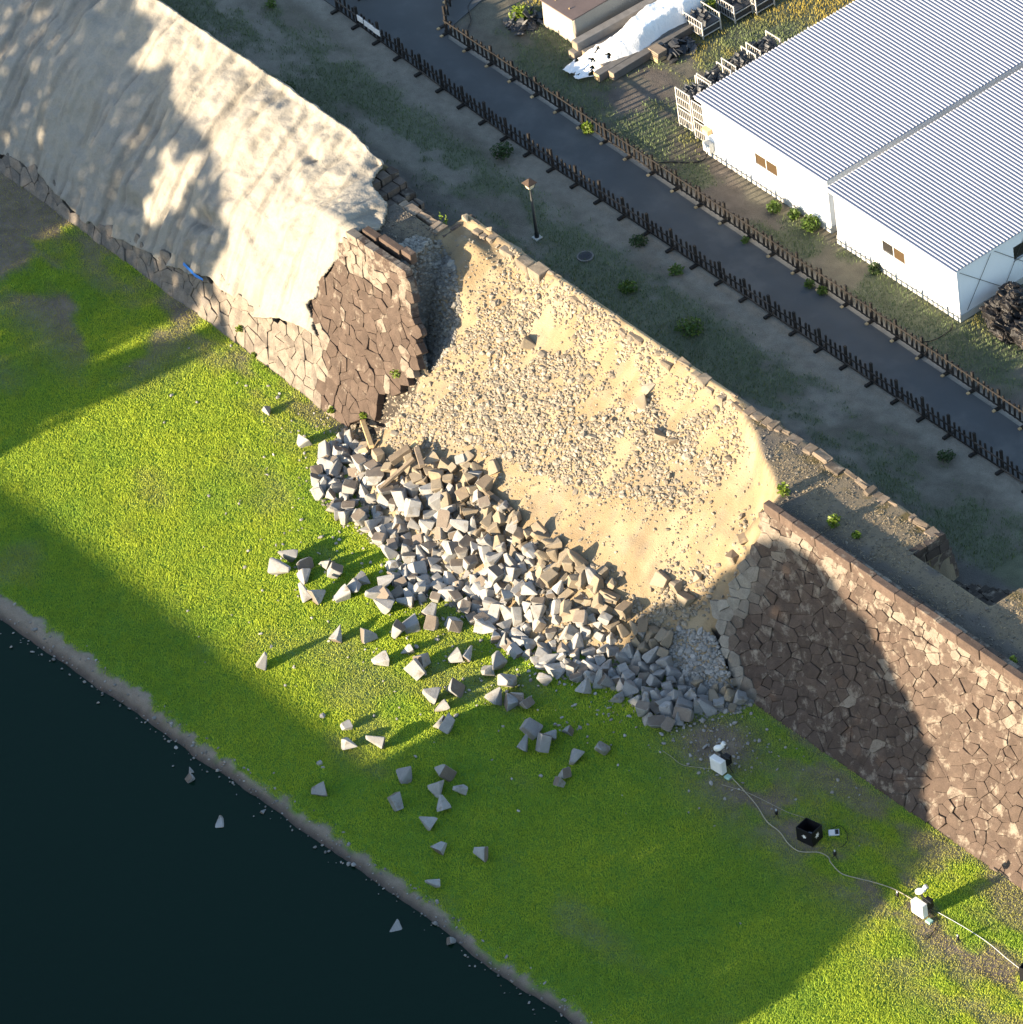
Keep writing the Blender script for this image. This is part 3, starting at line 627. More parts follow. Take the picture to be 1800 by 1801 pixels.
PILE_G = [(562, 800), (600, 770), (650, 790), (740, 815), (850, 850), (915, 925), (1000, 985), (1095, 1080), (1180, 1150), (1300, 1205), (1305, 1250), (1160, 1280), (1080, 1215), (965, 1190), (860, 1120), (800, 1070), (700, 1040), (680, 970), (605, 920), (548, 870)]
pr = scatter_px(PILE_G, 3600, surf)
cobbles('heap_chips', pr, RNG.gamma(2.6, .045, len(pr)) + .05, ccol(len(pr), (.24, .22, .19), (.42, .39, .34)), label='broken chips lying between the blocks of the heap', cat='chips')
# cut blocks: a squared outer face tapering to a rough tail
PROTO = []
def make_block(i):
    r = random.Random(100 + i); w, h, L = r.uniform(.48, .70), r.uniform(.42, .62), r.uniform(.50, .80)
    kind = i % 5; k = r.uniform(.14, .42) if kind < 3 else (r.uniform(.7, .95) if kind == 3 else r.uniform(.05, .2))
    pts = []
    for sx, sy in ((-1, -1), (1, -1), (1, 1), (-1, 1)):
        ca, cb = r.uniform(.02, .11), r.uniform(.02, .11)      # chipped corners
        pts.append((-L / 2 + r.uniform(-.03, .05), sx * w / 2 * r.uniform(.86, 1.08), sy * (h / 2 * r.uniform(.8, 1.0) - ca * h)))
        pts.append((-L / 2 + r.uniform(-.03, .05), sx * (w / 2 * r.uniform(.8, 1.0) - cb * w), sy * h / 2 * r.uniform(.86, 1.08)))
        pts.append((-L / 2 + L * r.uniform(.15, .35), sx * w / 2 * r.uniform(.55, .92), sy * h / 2 * r.uniform(.55, .92)))
    for _ in range(2): a = r.uniform(0, 6.28); pts.append((r.uniform(-L * .35, L * .05), math.cos(a) * w * .5 * r.uniform(.75, 1.0), math.sin(a) * h * .5 * r.uniform(.75, 1.0)))
    ox, oy = r.uniform(-.1, .1), r.uniform(-.1, .1)
    for sx, sy in ((-1, -1), (1, -1), (1, 1), (-1, 1)):
        pts.append((L / 2 + r.uniform(-.12, .04), ox + sx * w / 2 * k * r.uniform(.6, 1.2), oy + sy * h / 2 * k * r.uniform(.6, 1.2)))
    bm = bmesh.new()
    for p in pts: bm.verts.new(p)
    bmesh.ops.convex_hull(bm, input=bm.verts[:])
    bmesh.ops.delete(bm, geom=[v for v in bm.verts if not v.link_faces], context='VERTS')
    bmesh.ops.dissolve_limit(bm, angle_limit=math.radians(9), verts=bm.verts[:], edges=bm.edges[:])
    bmesh.ops.bevel(bm, geom=bm.edges[:], offset=.014, segments=1, affect='EDGES', profile=.5)
    bmesh.ops.triangulate(bm, faces=[f for f in bm.faces if len(f.verts) > 4])
    me = bpy.data.meshes.new('fallen_stone'); bm.normal_update(); bm.to_mesh(me); bm.free()
    a = me.attributes.new('wf', 'FLOAT', 'FACE')
    for f in me.polygons: a.data[f.index].value = 1.0 if f.normal.x < -.75 else 0.0
    me.materials.append(BLOCK); me2 = me.copy(); me2.materials.clear(); me2.materials.append(BLOCKS)
    return me, me2
PROTO = [make_block(i) for i in range(26)]
_br = random.Random(5)
def place_block(x, y, z, size, label, group=None, dusty=False, idx=None, flat=True, sink=.06, name='fallen_stone'):
    pi = _br.randrange(len(PROTO)) if idx is None else idx; me = PROTO[pi][1 if dusty else 0]; place_block.shape = ('tapered', 'tapered', 'tapered', 'squarish', 'pointed')[pi % 5]
    o = bpy.data.objects.new(name, me); COL.objects.link(o)
    rot = Euler((_br.uniform(-3.14, 3.14), _br.uniform(-.9, .9) if flat else _br.uniform(-3.14, 3.14), _br.uniform(-3.14, 3.14)))
    o.rotation_euler = rot; sz = size * _br.uniform(.94, 1.06); o.scale = (sz * _br.uniform(.85, 1.12), sz * _br.uniform(.88, 1.1), sz * _br.uniform(.88, 1.1))
    mr = rot.to_matrix(); lo = min((mr @ Vector((v.co.x * o.scale.x, v.co.y * o.scale.y, v.co.z * o.scale.z))).z for v in me.vertices)
    o.location = (x, y, z - lo - sink * size)
    return tag(o, label, 'stone', group)
PILE = [(562, 800), (600, 770), (650, 790), (690, 830), (740, 815), (830, 812), (850, 850), (880, 900), (915, 925), (960, 950), (1000, 985), (1060, 1010), (1085, 1030), (1095, 1080), (1140, 1110), (1180, 1120), (1180, 1180), (1240, 1210), (1300, 1205), (1305, 1250), (1225, 1255), (1160, 1290), (1130, 1260), (1120, 1225), (1080, 1215), (1010, 1195), (965, 1190), (930, 1170), (905, 1150), (860, 1120), (820, 1085), (800, 1060), (760, 1060), (700, 1050), (690, 1000), (680, 970), (640, 935), (605, 920), (590, 895), (548, 870)]
cand = scatter_px(PILE, 9000, surf); RNG.shuffle(cand); acc = []
G = {}
for p in cand:
    kx, ky = int(p[0] // .6), int(p[1] // .6)
    if any((p[0] - q[0]) ** 2 + (p[1] - q[1]) ** 2 < .36 ** 2 for dx in (-1, 0, 1) for dy in (-1, 0, 1) for q in G.get((kx + dx, ky + dy), [])): continue
    G.setdefault((kx, ky), []).append(p); acc.append(p)
    if len(acc) >= 480: break
def dustp(p): x, y = Q(p); return (y < 830 + (x - 680) * .70 and x > 640 and _br.random() < .8) or (x > 980 and y < 1090 and _br.random() < .6)
_cam_dir = Vector(-_f)
def heap_block(p, dz, size, du):
    o = place_block(p[0], p[1], p[2] + dz, size, None, None, du, flat=False, sink=.3 if du else .14); x, y = Q(p)
    up = (o.rotation_euler.to_matrix() @ Vector((-1, 0, 0))).dot(_cam_dir)
    look = 'brown-faced' if up > .35 else ('dusty tan' if du else ('dark grey' if x > 1080 and y > 1120 else 'pale grey'))
    big = 'large ' if size > 1.06 else ('small ' if size < .92 else '')
    d = (y - 815) - (x - 700) * .62                          # how far down from the sand edge
    if x > 1080 and y > 1110: where = 'in the shaded heap end ' + ('by the grey gravel' if y < 1215 else 'by the grass')
    elif x < 660: where = 'in the left heap end ' + ('below the wall corner' if y < 830 else 'beside the sunlit grass')
    else:
        col_ = 'near the thick timber' if x < 760 else ('below the dark timber' if x < 900 else ('at mid heap' if x < 1000 else 'below the lower cobbles'))
        where = ('at the sand edge ' if d < 45 else ('midway ' if d < 150 else 'at the grass edge ')) + col_
    dz and None
    return tag(o, big + look + ' ' + place_block.shape + ' block ' + where + (', on top' if dz > .1 and 'gravel' not in where else ''), 'stone', 'blocks of the rubble heap')
acc.sort(key=lambda p: p[1])                               # the front of the heap shows most
for p in acc[:235]: heap_block(p, -.05, _br.uniform(.68, 1.06), dustp(p))
rest = {0: MB(), 1: MB()}
for p in acc[235:]:
    d_ = int(dustp(p)); me = PROTO[_br.randrange(len(PROTO))][0]; rot = Euler((_br.uniform(-3, 3), _br.uniform(-3, 3), _br.uniform(-3, 3))).to_matrix(); k = _br.uniform(.6, .98); vv = [rot @ v.co * k for v in me.vertices]; lo = min(v.z for v in vv)
    rest[d_].poly([v + Vector((p[0], p[1], p[2] - lo - .12)) for v in vv], [tuple(f.vertices) for f in me.polygons])
tag(rest[0].build('heap_stones', BLOCK), 'smaller grey stones filling the rear of the rubble heap', 'stones', kind='stuff')
tag(rest[1].build('heap_stones', BLOCKS), 'smaller dusty stones filling the rear of the rubble heap', 'stones', kind='stuff')
RNG.shuffle(cand); second = []
for p in cand:                                             # blocks lying on blocks
    if all((p[0] - q[0]) ** 2 + (p[1] - q[1]) ** 2 > .78 ** 2 for q in second) and surf(p[0], p[1]) > .45:
        second.append(p)
        if len(second) >= 75: break
for p in second: heap_block(p, .26, _br.uniform(.74, 1.06), dustp(p))

# blocks lying singly, each where it came to rest
SINGLES = [
 (471, 719, .55, 'small pale block on the dry grass at the left wall foot'), (533, 774, 1.0, 'pale pointed block alone on the grass near the left wall corner'),
 (505, 977, .9, 'rear flat block of the four-block cluster farthest left on the sunlit grass'), (495, 1000, 1.0, 'front left block of the four-block cluster farthest left on the grass'), (532, 988, 1.1, 'rounded pale block on the right of the four-block cluster farthest left'), (536, 1009, .9, 'front right brown block of the four-block cluster farthest left'),
 (574, 988, .95, 'rear block of the pair right of the leftmost cluster'), (588, 1004, .95, 'front block of the pair right of the leftmost cluster'),
 (535, 1043, .95, 'left squarish block of the touching pair below the leftmost cluster'), (562, 1043, 1.0, 'right pointed block of the touching pair below the leftmost cluster'),
 (600, 1043, 1.05, 'leftmost block of the row running into the heap on the grass'), (627, 1034, 1.0, 'second block of the row running into the heap on the grass'), (641, 1016, .95, 'block above the row running into the heap on the grass'), (657, 1044, 1.0, 'third block of the row running into the heap'), (682, 1019, 1.0, 'block at the upper end of the row running into the heap'), (684, 1046, .95, 'fourth block of the row running into the heap'), (672, 1066, 1.1, 'large pointed block below the row running into the heap'),
 (712, 1056, .95, 'left block of the fringe under the heap, next to the pointed block'), (760, 1074, .95, 'small block of the fringe under the middle of the heap'), (722, 1094, 1.15, 'tall pale block standing out below the heap fringe'), (762, 1096, 1.15, 'broad pale block below the heap fringe, right of the tall one'), (797, 1094, .9, 'brown-faced block at the right end of the heap fringe row'),
 (596, 1112, .95, 'brown block alone on the grass, left end of the row of three'), (650, 1114, 1.0, 'grey wedge block in the middle of the row of three on the grass'), (697, 1109, .95, 'dark-faced block at the right end of the row of three'), (715, 1138, .8, 'small upright pointed block on the sunlit grass'), (668, 1157, .9, 'flat mottled block on the sunlit grass above the shadow edge'), (743, 1160, .95, 'rear block of the pair left of the lower heap tip'), (733, 1180, .95, 'front block of the pair left of the lower heap tip'), (799, 1154, .95, 'grey upright block near the lower heap tip'), (826, 1149, .8, 'small brown block touching the heap near its lower tip'),
 (465, 1162, .9, 'lone block at the far left on the sunlit grass beside the shadow edge'),
 (757, 1219, 1.05, 'large rounded block left of the lit pair in the grass'), (797, 1207, 1.05, 'bright block casting a long shadow on the lit grass'), (775, 1238, .85, 'speckled small block under the bright block on the grass'), (773, 1269, .9, 'left block of the pair at the edge of the tree shade'), (790, 1275, .9, 'right pointed block of the pair at the edge of the tree shade'),
 (609, 1272, .6, 'very small pale block on the shadow line'), (617, 1307, .95, 'grey block in the shade, left of the pair on the shadow line'), (660, 1304, .95, 'half-lit block, right of the pair on the shadow line'),
 (717, 1362, .9, 'grey flat block in the shade below the lit tongue of grass'), (777, 1356, 1.1, 'big brown block in the shade below the lit tongue'), (771, 1388, .9, 'dark brown block under the big brown block in the shade'), (809, 1388, .7, 'small squarish block right of the dark brown block'), (779, 1412, .85, 'grey block at the foot of the shaded column of three'), (699, 1408, .75, 'small triangular block in the shade near the column of three'), (560, 1388, .85, 'lone dark-sided block in the shade near the bank'),
 (751, 1443, .8, 'diamond-shaped block alone on the shaded grass'), (775, 1487, .85, 'flat grey block on the shaded grass above the bank'), (844, 1500, .9, 'rightmost pale block low on the shaded grass'), (760, 1552, .75, 'lowest block on the grass, close to the bank'),
 (874, 1167, .9, 'upper block of the cluster at the shade edge below the heap'), (875, 1222, 1.0, 'left pointed block of the cluster below the heap'), (897, 1200, 1.1, 'large central block of the cluster below the heap'), (915, 1217, 1.0, 'right block of the cluster below the heap'), (901, 1231, .9, 'lowest block of the cluster below the heap'), (925, 1236, .85, 'tail block at the right of the cluster below the heap'), (855, 1180, .8, 'small block at the upper left of the cluster below the heap'),
 (935, 1282, .95, 'pointed pale block, rear of the shaded group of four'), (925, 1309, .85, 'left squarish block of the shaded group of four'), (965, 1293, .85, 'upper right block of the shaded group of four'), (957, 1312, .95, 'front block of the shaded group of four'), (996, 1280, .8, 'dark-faced block alone right of the shaded group of four'),
 (1012, 1328, 1.0, 'tall narrow block standing in the shaded grass'), (1060, 1319, 1.0, 'arrow-shaped block at the right on the shaded grass'), (990, 1358, .8, 'grey block below the tall narrow block'), (985, 1373, .6, 'small block lowest under the tall narrow block'),
 (963, 1195, .8, 'narrow block just off the lower heap edge'), (1030, 1205, .85, 'pointed block just off the shaded heap edge'), (1088, 1222, .9, 'pale pointed block at the shaded heap edge by the grass'),
]
for i, (px, py, sz, lb) in enumerate(SINGLES):
    p = P(px, py + 4, .2); place_block(p[0], p[1], float(lawn_h(p[0], p[1])), sz * .98, lb, None, False, flat=True)
for px, py, sz, lb in ((338, 1366, .85, 'dark wet block rising from the moat near the bank'), (388, 1441, .75, 'pale block in the moat farther from the bank'), (700, 1626, .85, 'wet dark-topped block in the moat, lowest of the three')):
    p = P(px, py, -.3); place_block(p[0], p[1], -.72, sz, lb, None, False, flat=True)
for px, py, sz, lb in ((797, 1652, .5, 'long stone lying at the water edge'), (463, 1423, .35, 'small stone at the water edge below the lawn'), (335, 1353, .3, 'small stone beside the dark block in the moat')):
    p = P(px, py, -.3); place_block(p[0], p[1], -.5, sz, lb, None, False)
def on_slope(px, py):
    z = 6.0
    for _ in range(40):
        p = P(px, py, z); z = .5 * z + .5 * float(surf(p[0], p[1]))
    return P(px, py, z)
for px, py, sz, lb in ((935, 608, 1.0, 'brown block with a dark hollow high on the cobble slope'), (1132, 712, 1.1, 'large brown block beside a dark hollow on the right of the slope'), (1158, 768, .9, 'tan block above a grey slab on the right slope'), (1184, 772, .7, 'grey slab block on the right slope'), (1080, 741, .6, 'small grey slab in the middle of the cobble slope'), (868, 826, .9, 'pale triangular block on the sand above the heap'),
                       (1165, 1025, 1.0, 'white upright block at the sand edge near the right wall'), (1195, 1030, .95, 'brown block right of the white upright block'), (1230, 1020, .9, 'brown block in the nook by the right wall break'), (1205, 1065, .95, 'buried tan block below the right wall break'), (1050, 1040, 1.0, 'long tan block standing above the lower heap'), (1075, 1060, .9, 'leaning tan block in the gravel of the lower heap'), (1042, 1090, .9, 'squared tan block at the foot of the lower gravel'),
                       (1290, 985, .8, 'pale block leaning at the broken edge of the right wall'), (1310, 955, .7, 'dusty block on the broken edge of the right wall')):
    p = on_slope(px, py); place_block(p[0], p[1], p[2] - .1, sz, lb, None, True, flat=False, sink=.16)
# loose blocks on the rampart
for px, py, sz, lb in ((820, 383, .5, 'loose brown block on the corner of the left stairwell'), (860, 402, .4, 'loose squared block on the back edge of the walk')):
    p = P(px, py, 6.7); place_block(p[0], p[1], 6.58, sz, lb, None, True)
# timbers caught in the rubble
def timber(a, b, w, h, label, mat=OLDWOOD, za=.35, zb=.35):
    A = on_slope(*a); B = on_slope(*b); A[2] += za; B[2] += zb; o = Vector(A); r = empty('timber', A, label, 'timber')
    m = MB().beam((0, 0, 0), Vector(B) - o, w, h).mesh('beam', bevel=.015); link('beam', m, mat, r)
timber((692, 838), (726, 812), .34, .28, 'thick squared timber on top of the rubble heap', za=.75, zb=.7)
timber((674, 884), (733, 830), .16, .14, 'long dark plank beside the thick timber', za=.75, zb=.7)
timber((737, 812), (747, 846), .22, .18, 'short brown timber standing against the rubble', za=.7, zb=.75)
timber((852, 872), (902, 908), .20, .18, 'dark timber lying along the upper edge of the heap', za=.3, zb=.25)
timber((640, 752), (656, 798), .20, .14, 'pale split timber on the gravel at the left end of the heap', PALEWOOD)
timber((722, 808), (738, 792), .22, .06, 'short pale board at the top of the heap', PALEWOOD, .5, .5)

# ------------------------------------------------------------------ fences along the path
def fence(name, label, line, s0, s1, post_h, picket_h, per, feet, footmat, rails, seed, dy=0.0, step=1.5, foot=(-.30, .30)):
    root = empty(name, (0, 0, 0), label, 'fence'); r = random.Random(seed)
    meP = MB().box((-.055, -.05, 0), (.055, .05, post_h)).mesh('post', bevel=.008); meK = MB().box((-.038, -.03, .06), (.038, .03, picket_h)).mesh('picket', bevel=.005)
    n = int(round((s1 - s0) / step)); z = TZ + .02; prev = None
    for i in range(n + 1):
        s = s0 + i * step; y = float(line(s)) + dy
        o = link('post', meP, DARKWOOD, root); o.location = (s, y, z); o.rotation_euler = (r.uniform(-.03, .03), r.uniform(-.03, .03), 0)
        if feet:
            f = MB().box((-.07, foot[0], 0), (.07, foot[1], .10)).build('foot', DARKWOOD, root, bevel=.01); f.location = (s, y - .05, z - .01)
            if footmat: e = MB().box((-.06, foot[0] - .13, 0), (.06, foot[0] - .005, .09)).build('foot_end', footmat, root, bevel=.01); e.location = (s, y - .05, z - .005)
        if i < n:
            for k in range(1, per + 1):
                t = s + step * k / (per + 1); q = link('picket', meK, DARKWOOD, root); q.location = (t, float(line(t)) + dy + .01, z); q.rotation_euler = (r.uniform(-.05, .05), r.uniform(-.05, .05), 0); q.scale = (1, 1, r.uniform(.93, 1.06))
            for h in rails:
                a = (s - .05, y - .06, z + h + r.uniform(-.02, .02)); b = (s + step + .05, float(line(s + step)) + dy - .06, z + h + r.uniform(-.02, .02))
                MB().beam(a, b, .04, .065).build('rail', DARKWOOD if r.random() < .8 or footmat else RAILWOOD, root, bevel=.005)
    return root
fence('path_fence', 'dark wooden palisade along the wall side of the path', near_n, -28.0, 17.5, 1.0, .82, 4, True, None, (.18, .58), 81, -.06)
fence('path_fence', 'dark wooden fence with pale foot ends along the building side of the path', far_n, -23.3, 14.5, 0.95, .80, 4, True, PALEWOOD, (.20, .72), 82, .05, foot=(-.16, .30))
def branch_line(s): return 15.83 + (-23.4 - s) * 1.05
fence('path_fence', 'short dark fence with leaning poles turning up beside the path branch', branch_line, -26.3, -23.8, 1.0, .85, 2, True, PALEWOOD, (.25, .72), 83, 0, 1.25)

# notice boards hung on the fence, reading stand at the top of the picture
for i, (px, py) in enumerate(((618, 33), (630, 42), (644, 42), (650, 54), (656, 48))):
    p = P(px, py + 12, TZ + .55); r = empty('notice_board', (p[0], float(near_n(p[0])) - .16, TZ + .62), ['first', 'second', 'third', 'fourth', 'last'][i] + ' small white board from the left hung on the near fence', 'board')
    MB().box((-.19, -.012, -.14), (.19, .012, .14)).build('panel', WHITEP, r, bevel=.004); MB().box((-.20, .013, -.15), (.20, .03, .15)).build('backing', GREYWOOD, r)
p = P(622, 8, TZ); r = empty('reading_stand', (p[0] - .5, p[1] + .6, TZ + .05), 'dark slatted stand with a white plate at the path corner', 'stand')
for x in (-.5, .5):
    for yy in (-.3, .3): MB().box((x - .04, yy - .04, 0), (x + .04, yy + .04, .55 + .2 * (yy > 0))).build('leg', DARKWOOD, r)
for k in range(6): MB().beam((-.75, -.42 + k * .16, .60 + k * .045), (.75, -.42 + k * .16, .60 + k * .045), .14, .03).build('slat', pmat('slate_slat', (.07, .085, .095), var=.2) if k == 0 else bpy.data.materials['slate_slat'], r)
o = MB().box((.18, -.40, 0), (.66, .02, .02)).build('plate', WHITEP, r, bevel=.004); o.location = (0, 0, .66); o.rotation_euler = (.27, 0, 0)

# ------------------------------------------------------------------ prefabricated sheds
def shed(label, s0, s1, y0, zl, zr, win, seed, box=False, over=.22):
    root = empty('prefab_shed', (s0, y0, TZ), label, 'building'); D = 24.0; W = s1 - s0; b = TZ
    wl_, wr_ = zl - .16 - b, zr - .16 - b
    wx0, wx1, wz0, wz1 = win[0] - s0, win[1] - s0, win[2] - b, win[3] - b
    def top(x): return wl_ + (wr_ - wl_) * x / W
    # front wall as panels round the window opening
    def panel(x0, x1, z0, z1l, z1r, name='front_wall_panel'):
        m = MB().poly([(x0, 0, z0), (x1, 0, z0), (x1, 0, z1r), (x0, 0, z1l), (x0, .08, z0), (x1, .08, z0), (x1, .08, z1r), (x0, .08, z1l)], [(0, 1, 2, 3), (5, 4, 7, 6), (0, 4, 5, 1), (3, 2, 6, 7), (1, 5, 6, 2), (0, 3, 7, 4)]); return m.build(name, WHITEWALL, root)
    n = max(1, int(round((wx0) / 1.8)));
    e = .0015
    for k in range(n): a, c = wx0 * k / n, wx0 * (k + 1) / n; panel(a + e, c - e, .30, top(a), top(c))
    panel(wx0 + e, wx1 - e, .30, wz0, wz0); panel(wx0 + e, wx1 - e, wz1, top(wx0), top(wx1))
    n = max(1, int(round((W - wx1) / 1.8)))
    for k in range(n): a, c = wx1 + (W - wx1) * k / n, wx1 + (W - wx1) * (k + 1) / n; panel(a + e, c - e, .30, top(a), top(c))
    for x, t, nm in ((0, wl_, 'left_end_wall'), (W, wr_, 'right_end_wall')):
        lo, hi = (x, x + .08) if x == 0 else (x - .08, x)
        if nm == 'right_end_wall' and box is False:
            wy0, wy1, c0, c1 = 2.9, 4.3, 1.32, 1.95
            for (ya, yb, za, zb) in ((.085, wy0, .30, t), (wy1, D, .30, t), (wy0, wy1, .30, c0), (wy0, wy1, c1, t)): MB().box((lo, ya, za), (hi, yb, zb)).build('end_wall_panel', WHITEWALL, root)
            w = MB().box((hi - .05, wy0, c0), (hi - .03, wy1, c1)).build('side_window', GLASSM, root); MB().box((hi - .02, wy0 - .04, c0 - .05), (hi + .03, wy1 + .04, c0 - .002)).build('sill', ALU, w)
            for (ya, za, yb, zb) in ((.15, t - .12, 2.2, .45), (.35, .38, 1.75, t - .1), (1.95, t - .1, 3.9, .5), (2.3, .40, 3.6, t - .1)): MB().tube([(hi + .03, ya, za), (hi + .03, yb, zb)], .011, 4).build('brace_wire', BLACKM, root)
        else: MB().box((lo, .085, .30), (hi, D, t)).build(nm, WHITEWALL, root)
    MB().box((-.03, -.04, -.1), (W + .03, D, .295)).build('foundation', CONCRETE, root)
    MB().box((-.02, -.03, .302), (W + .02, -.003, .40)).build('base_rail', WHITEP, root)
    # sliding window
    wn_ = MB()
    for a, c, d, f_ in ((wx0, wx1, wz0, wz0 + .025), (wx0, wx1, wz1 - .025, wz1), (wx0, wx0 + .025, wz0 + .025, wz1 - .025), (wx1 - .025, wx1, wz0 + .025, wz1 - .025)): wn_.box((a, -.025, d), (c, .05, f_))
    wo = wn_.build('window_frame', ALU, root); xm = (wx0 + wx1) / 2
    MB().box((wx0 + .025, .012, wz0 + .025), (xm, .02, wz1 - .025)).build('pane', CURTAIN if box else GLASSM, wo); MB().box((xm, -.002, wz0 + .025), (wx1 - .025, .008, wz1 - .025)).build('pane', CURTAIN, wo); MB().box((xm - .014, -.03, wz0 + .025), (xm + .014, -.005, wz1 - .025)).build('mullion', WHITEP, wo)
    # corrugated roof, waves running across the shed
    pitch = .172; ny = int((D + over) / pitch * 6); ys = -over + np.arange(ny) * pitch / 6
    h = .034 * np.cos(2 * np.pi * ys / pitch); V = []; F = []
    for k, x in enumerate((-over, W * .5, W + over * .6)):
        zz = (zl + (zr - zl) * x / W) - b
        V.append(np.stack([np.full(ny, x), ys, zz + h], -1))
    V = np.concatenate(V); i = np.arange(ny - 1)
    F = np.concatenate([np.stack([i + k * ny, i + (k + 1) * ny, i + 1 + (k + 1) * ny, i + 1 + k * ny], -1) for k in range(2)])
    ro = link('roof', npmesh('roof', V, F, None, False), ROOFM, root); sm = ro.modifiers.new('t', 'SOLIDIFY'); sm.thickness = .012
    MB().beam((-over + .03, -over + .06, zl - b - .10), (W + .05, -over + .06, zr - b - .10), .03, .10).build('fascia', WHITEP, ro)
    for k in range(5): MB().box((W * (k + .5) / 5, -.05, .32), (W * (k + .5) / 5 + .05, -.032, .37)).build('bolt', BLACKM, root)
    return root
shA = shed('white prefabricated shed with corrugated roof, the rear left one by the cages', -9.2, -1.62, 18.0, 7.05, 6.95, (-6.05, -4.70, 5.36, 5.92), 1, box=True)
shB = shed('white prefabricated shed with braced end wall, the near right one', -.95, 6.22, 17.75, 6.95, 6.82, (1.84, 3.16, 5.36, 5.92), 2)
# meter box with conduit cables at the left shed corner
r = empty('meter_box', (-8.95, 17.9, TZ + .55), 'pale cabinet on the left corner of the rear shed', 'cabinet'); MB().box((-.16, -.16, -.2), (.26, .09, .25)).build('body', CONCRETE, r, bevel=.01); MB().box((-.12, -.175, -.14), (.22, -.162, .19)).build('door', WHITEP, r)
r = empty('air_vent_hood', (-9.0, 17.92, TZ + 1.35), 'cream hood high on the left corner of the rear shed', 'hood'); MB().box((-.1, -.16, -.12), (.3, .07, .12)).build('body', PALEWOOD, r, bevel=.01); MB().box((-.06, -.17, -.08), (.26, -.162, .08)).build('grille', CREAM if 'CREAM' in globals() else CABLEM, r)
def cable(name, label, pts, rad, mat, cat='cable'):
    return tag(MB().tube([Vector(p) for p in pts], rad, 5).build(name, mat, None, True), label, cat)
def smooth_pts(pts, k=6):
    out = []; n = len(pts)
    for i in range(n - 1):
        p0, p1, p2, p3 = (Vector(pts[max(i - 1, 0)]), Vector(pts[i]), Vector(pts[i + 1]), Vector(pts[min(i + 2, n - 1)]))
        for j in range(k):
            t = j / k; out.append(.5 * ((2 * p1) + (-p0 + p2) * t + (2 * p0 - 5 * p1 + 4 * p2 - p3) * t * t + (-p0 + 3 * p1 - 3 * p2 + p3) * t ** 3))
    return out + [Vector(pts[-1])]
cable('power_cable', 'black cables trailing from the cabinet to the far fence', smooth_pts([(-8.8, 17.75, TZ + .4), (-8.9, 17.5, TZ + .08), (-9.3, 17.0, TZ + .05), (-9.9, 16.5, TZ + .05), (-10.3, 15.9, TZ + .05)]), .025, BLACKP)
cable('power_cable', 'curved black cable on the ground at the near shed corner', smooth_pts([tuple(P(x, y, TZ + .04)) for x, y in ((1676, 570), (1672, 580), (1655, 592), (1635, 600), (1622, 600))]), .022, BLACKP)
cable('power_cable', 'dark hose snaking beside the fence branch at the top', smooth_pts([tuple(P(x, y, TZ + .04)) for x, y in ((835, -5), (824, 10), (827, 25), (829, 35), (823, 50), (822, 57))]), .025, BLACKP)

# ------------------------------------------------------------------ stock behind the sheds: cages of roof tiles, covered timber, shelter
tile_me = MB().poly([(-.14, -.15, 0), (-.05, -.15, .035), (.05, -.15, .035), (.14, -.15, 0), (-.14, .15, 0), (-.05, .15, .035), (.05, .15, .035), (.14, .15, 0), (-.14, -.15, -.025), (.14, -.15, -.025), (-.14, .15, -.025), (.14, .15, -.025)],
                    [(0, 1, 5, 4), (1, 2, 6, 5), (2, 3, 7, 6), (8, 9, 3, 2, 1, 0), (10, 4, 5, 6, 7, 11), (0, 4, 10, 8), (3, 9, 11, 7)]).mesh('roof_tile')
tile_me.materials.append(TILEM)
def cage(label, x, y, z, w=.86, d=1.05, h=.95, seed=0, tiles=14, solid=True):
    root = empty('cage_pallet', (x, y, z), label, 'cage', 'steel cages stacked beside the sheds'); r = random.Random(seed); t = .05
    for a in (0, w):
        for b in (0, d): MB().beam((a, b, 0), (a, b, h), t, t).build('post', CAGEM, root)
    for b in (0, d):
        for zz in (.12, .5, h - .03): MB().beam((t / 2, b, zz), (w - t / 2, b, zz), .03, .035).build('rail', CAGEM, root)
        for k in range(1, 7): MB().beam((w * k / 7, b, .14), (w * k / 7, b, h - .05), .018, .018).build('bar', CAGEM, root)
    for a in (0, w):
        for zz in (.12, .45): MB().beam((a, t / 2, zz), (a, d - t / 2, zz), .03, .035).build('rail', CAGEM, root)
    MB().box((.03, .03, .08), (w - .03, d - .03, h * .62)).build('packed_tiles', TILEM, root)
    for k in range(tiles):
        o = link('tile', tile_me, None, root); o.location = (r.uniform(.15, w - .15), .16 + (d - .32) * (k + .5) / tiles, h * .62 + r.uniform(.05, .22)); o.rotation_euler = (r.uniform(.7, 1.3), r.uniform(-.2, .2), r.choice([0, 1.57]) + r.uniform(-.3, .3))
    return root
for i, (x, y, lv, lb) in enumerate(((-10.25, 18.3, 2, 'beside the shed corner, right of the front pair'), (-11.4, 18.42, 2, 'left of the front pair beside the shed'), (-10.3, 19.5, 2, 'second from the front against the shed'), (-11.45, 19.6, 2, 'second from the front in the outer row'), (-11.5, 20.95, 2, 'third from the front in the outer row'), (-11.55, 22.3, 2, 'fourth from the front in the outer row'), (-10.35, 20.9, 2, 'third from the front against the shed'), (-10.4, 22.3, 2, 'fourth from the front against the shed'), (-10.45, 23.6, 2, 'rearmost one against the shed'))):
    for k in range(lv):
        if k == 0 and i not in (0, 1): continue
        cage(('upper' if k else 'lower') + ' tile cage ' + lb, x, y, TZ + .03 + k * .98 * (1.0), seed=i * 7 + k, tiles=16 if k else 4)
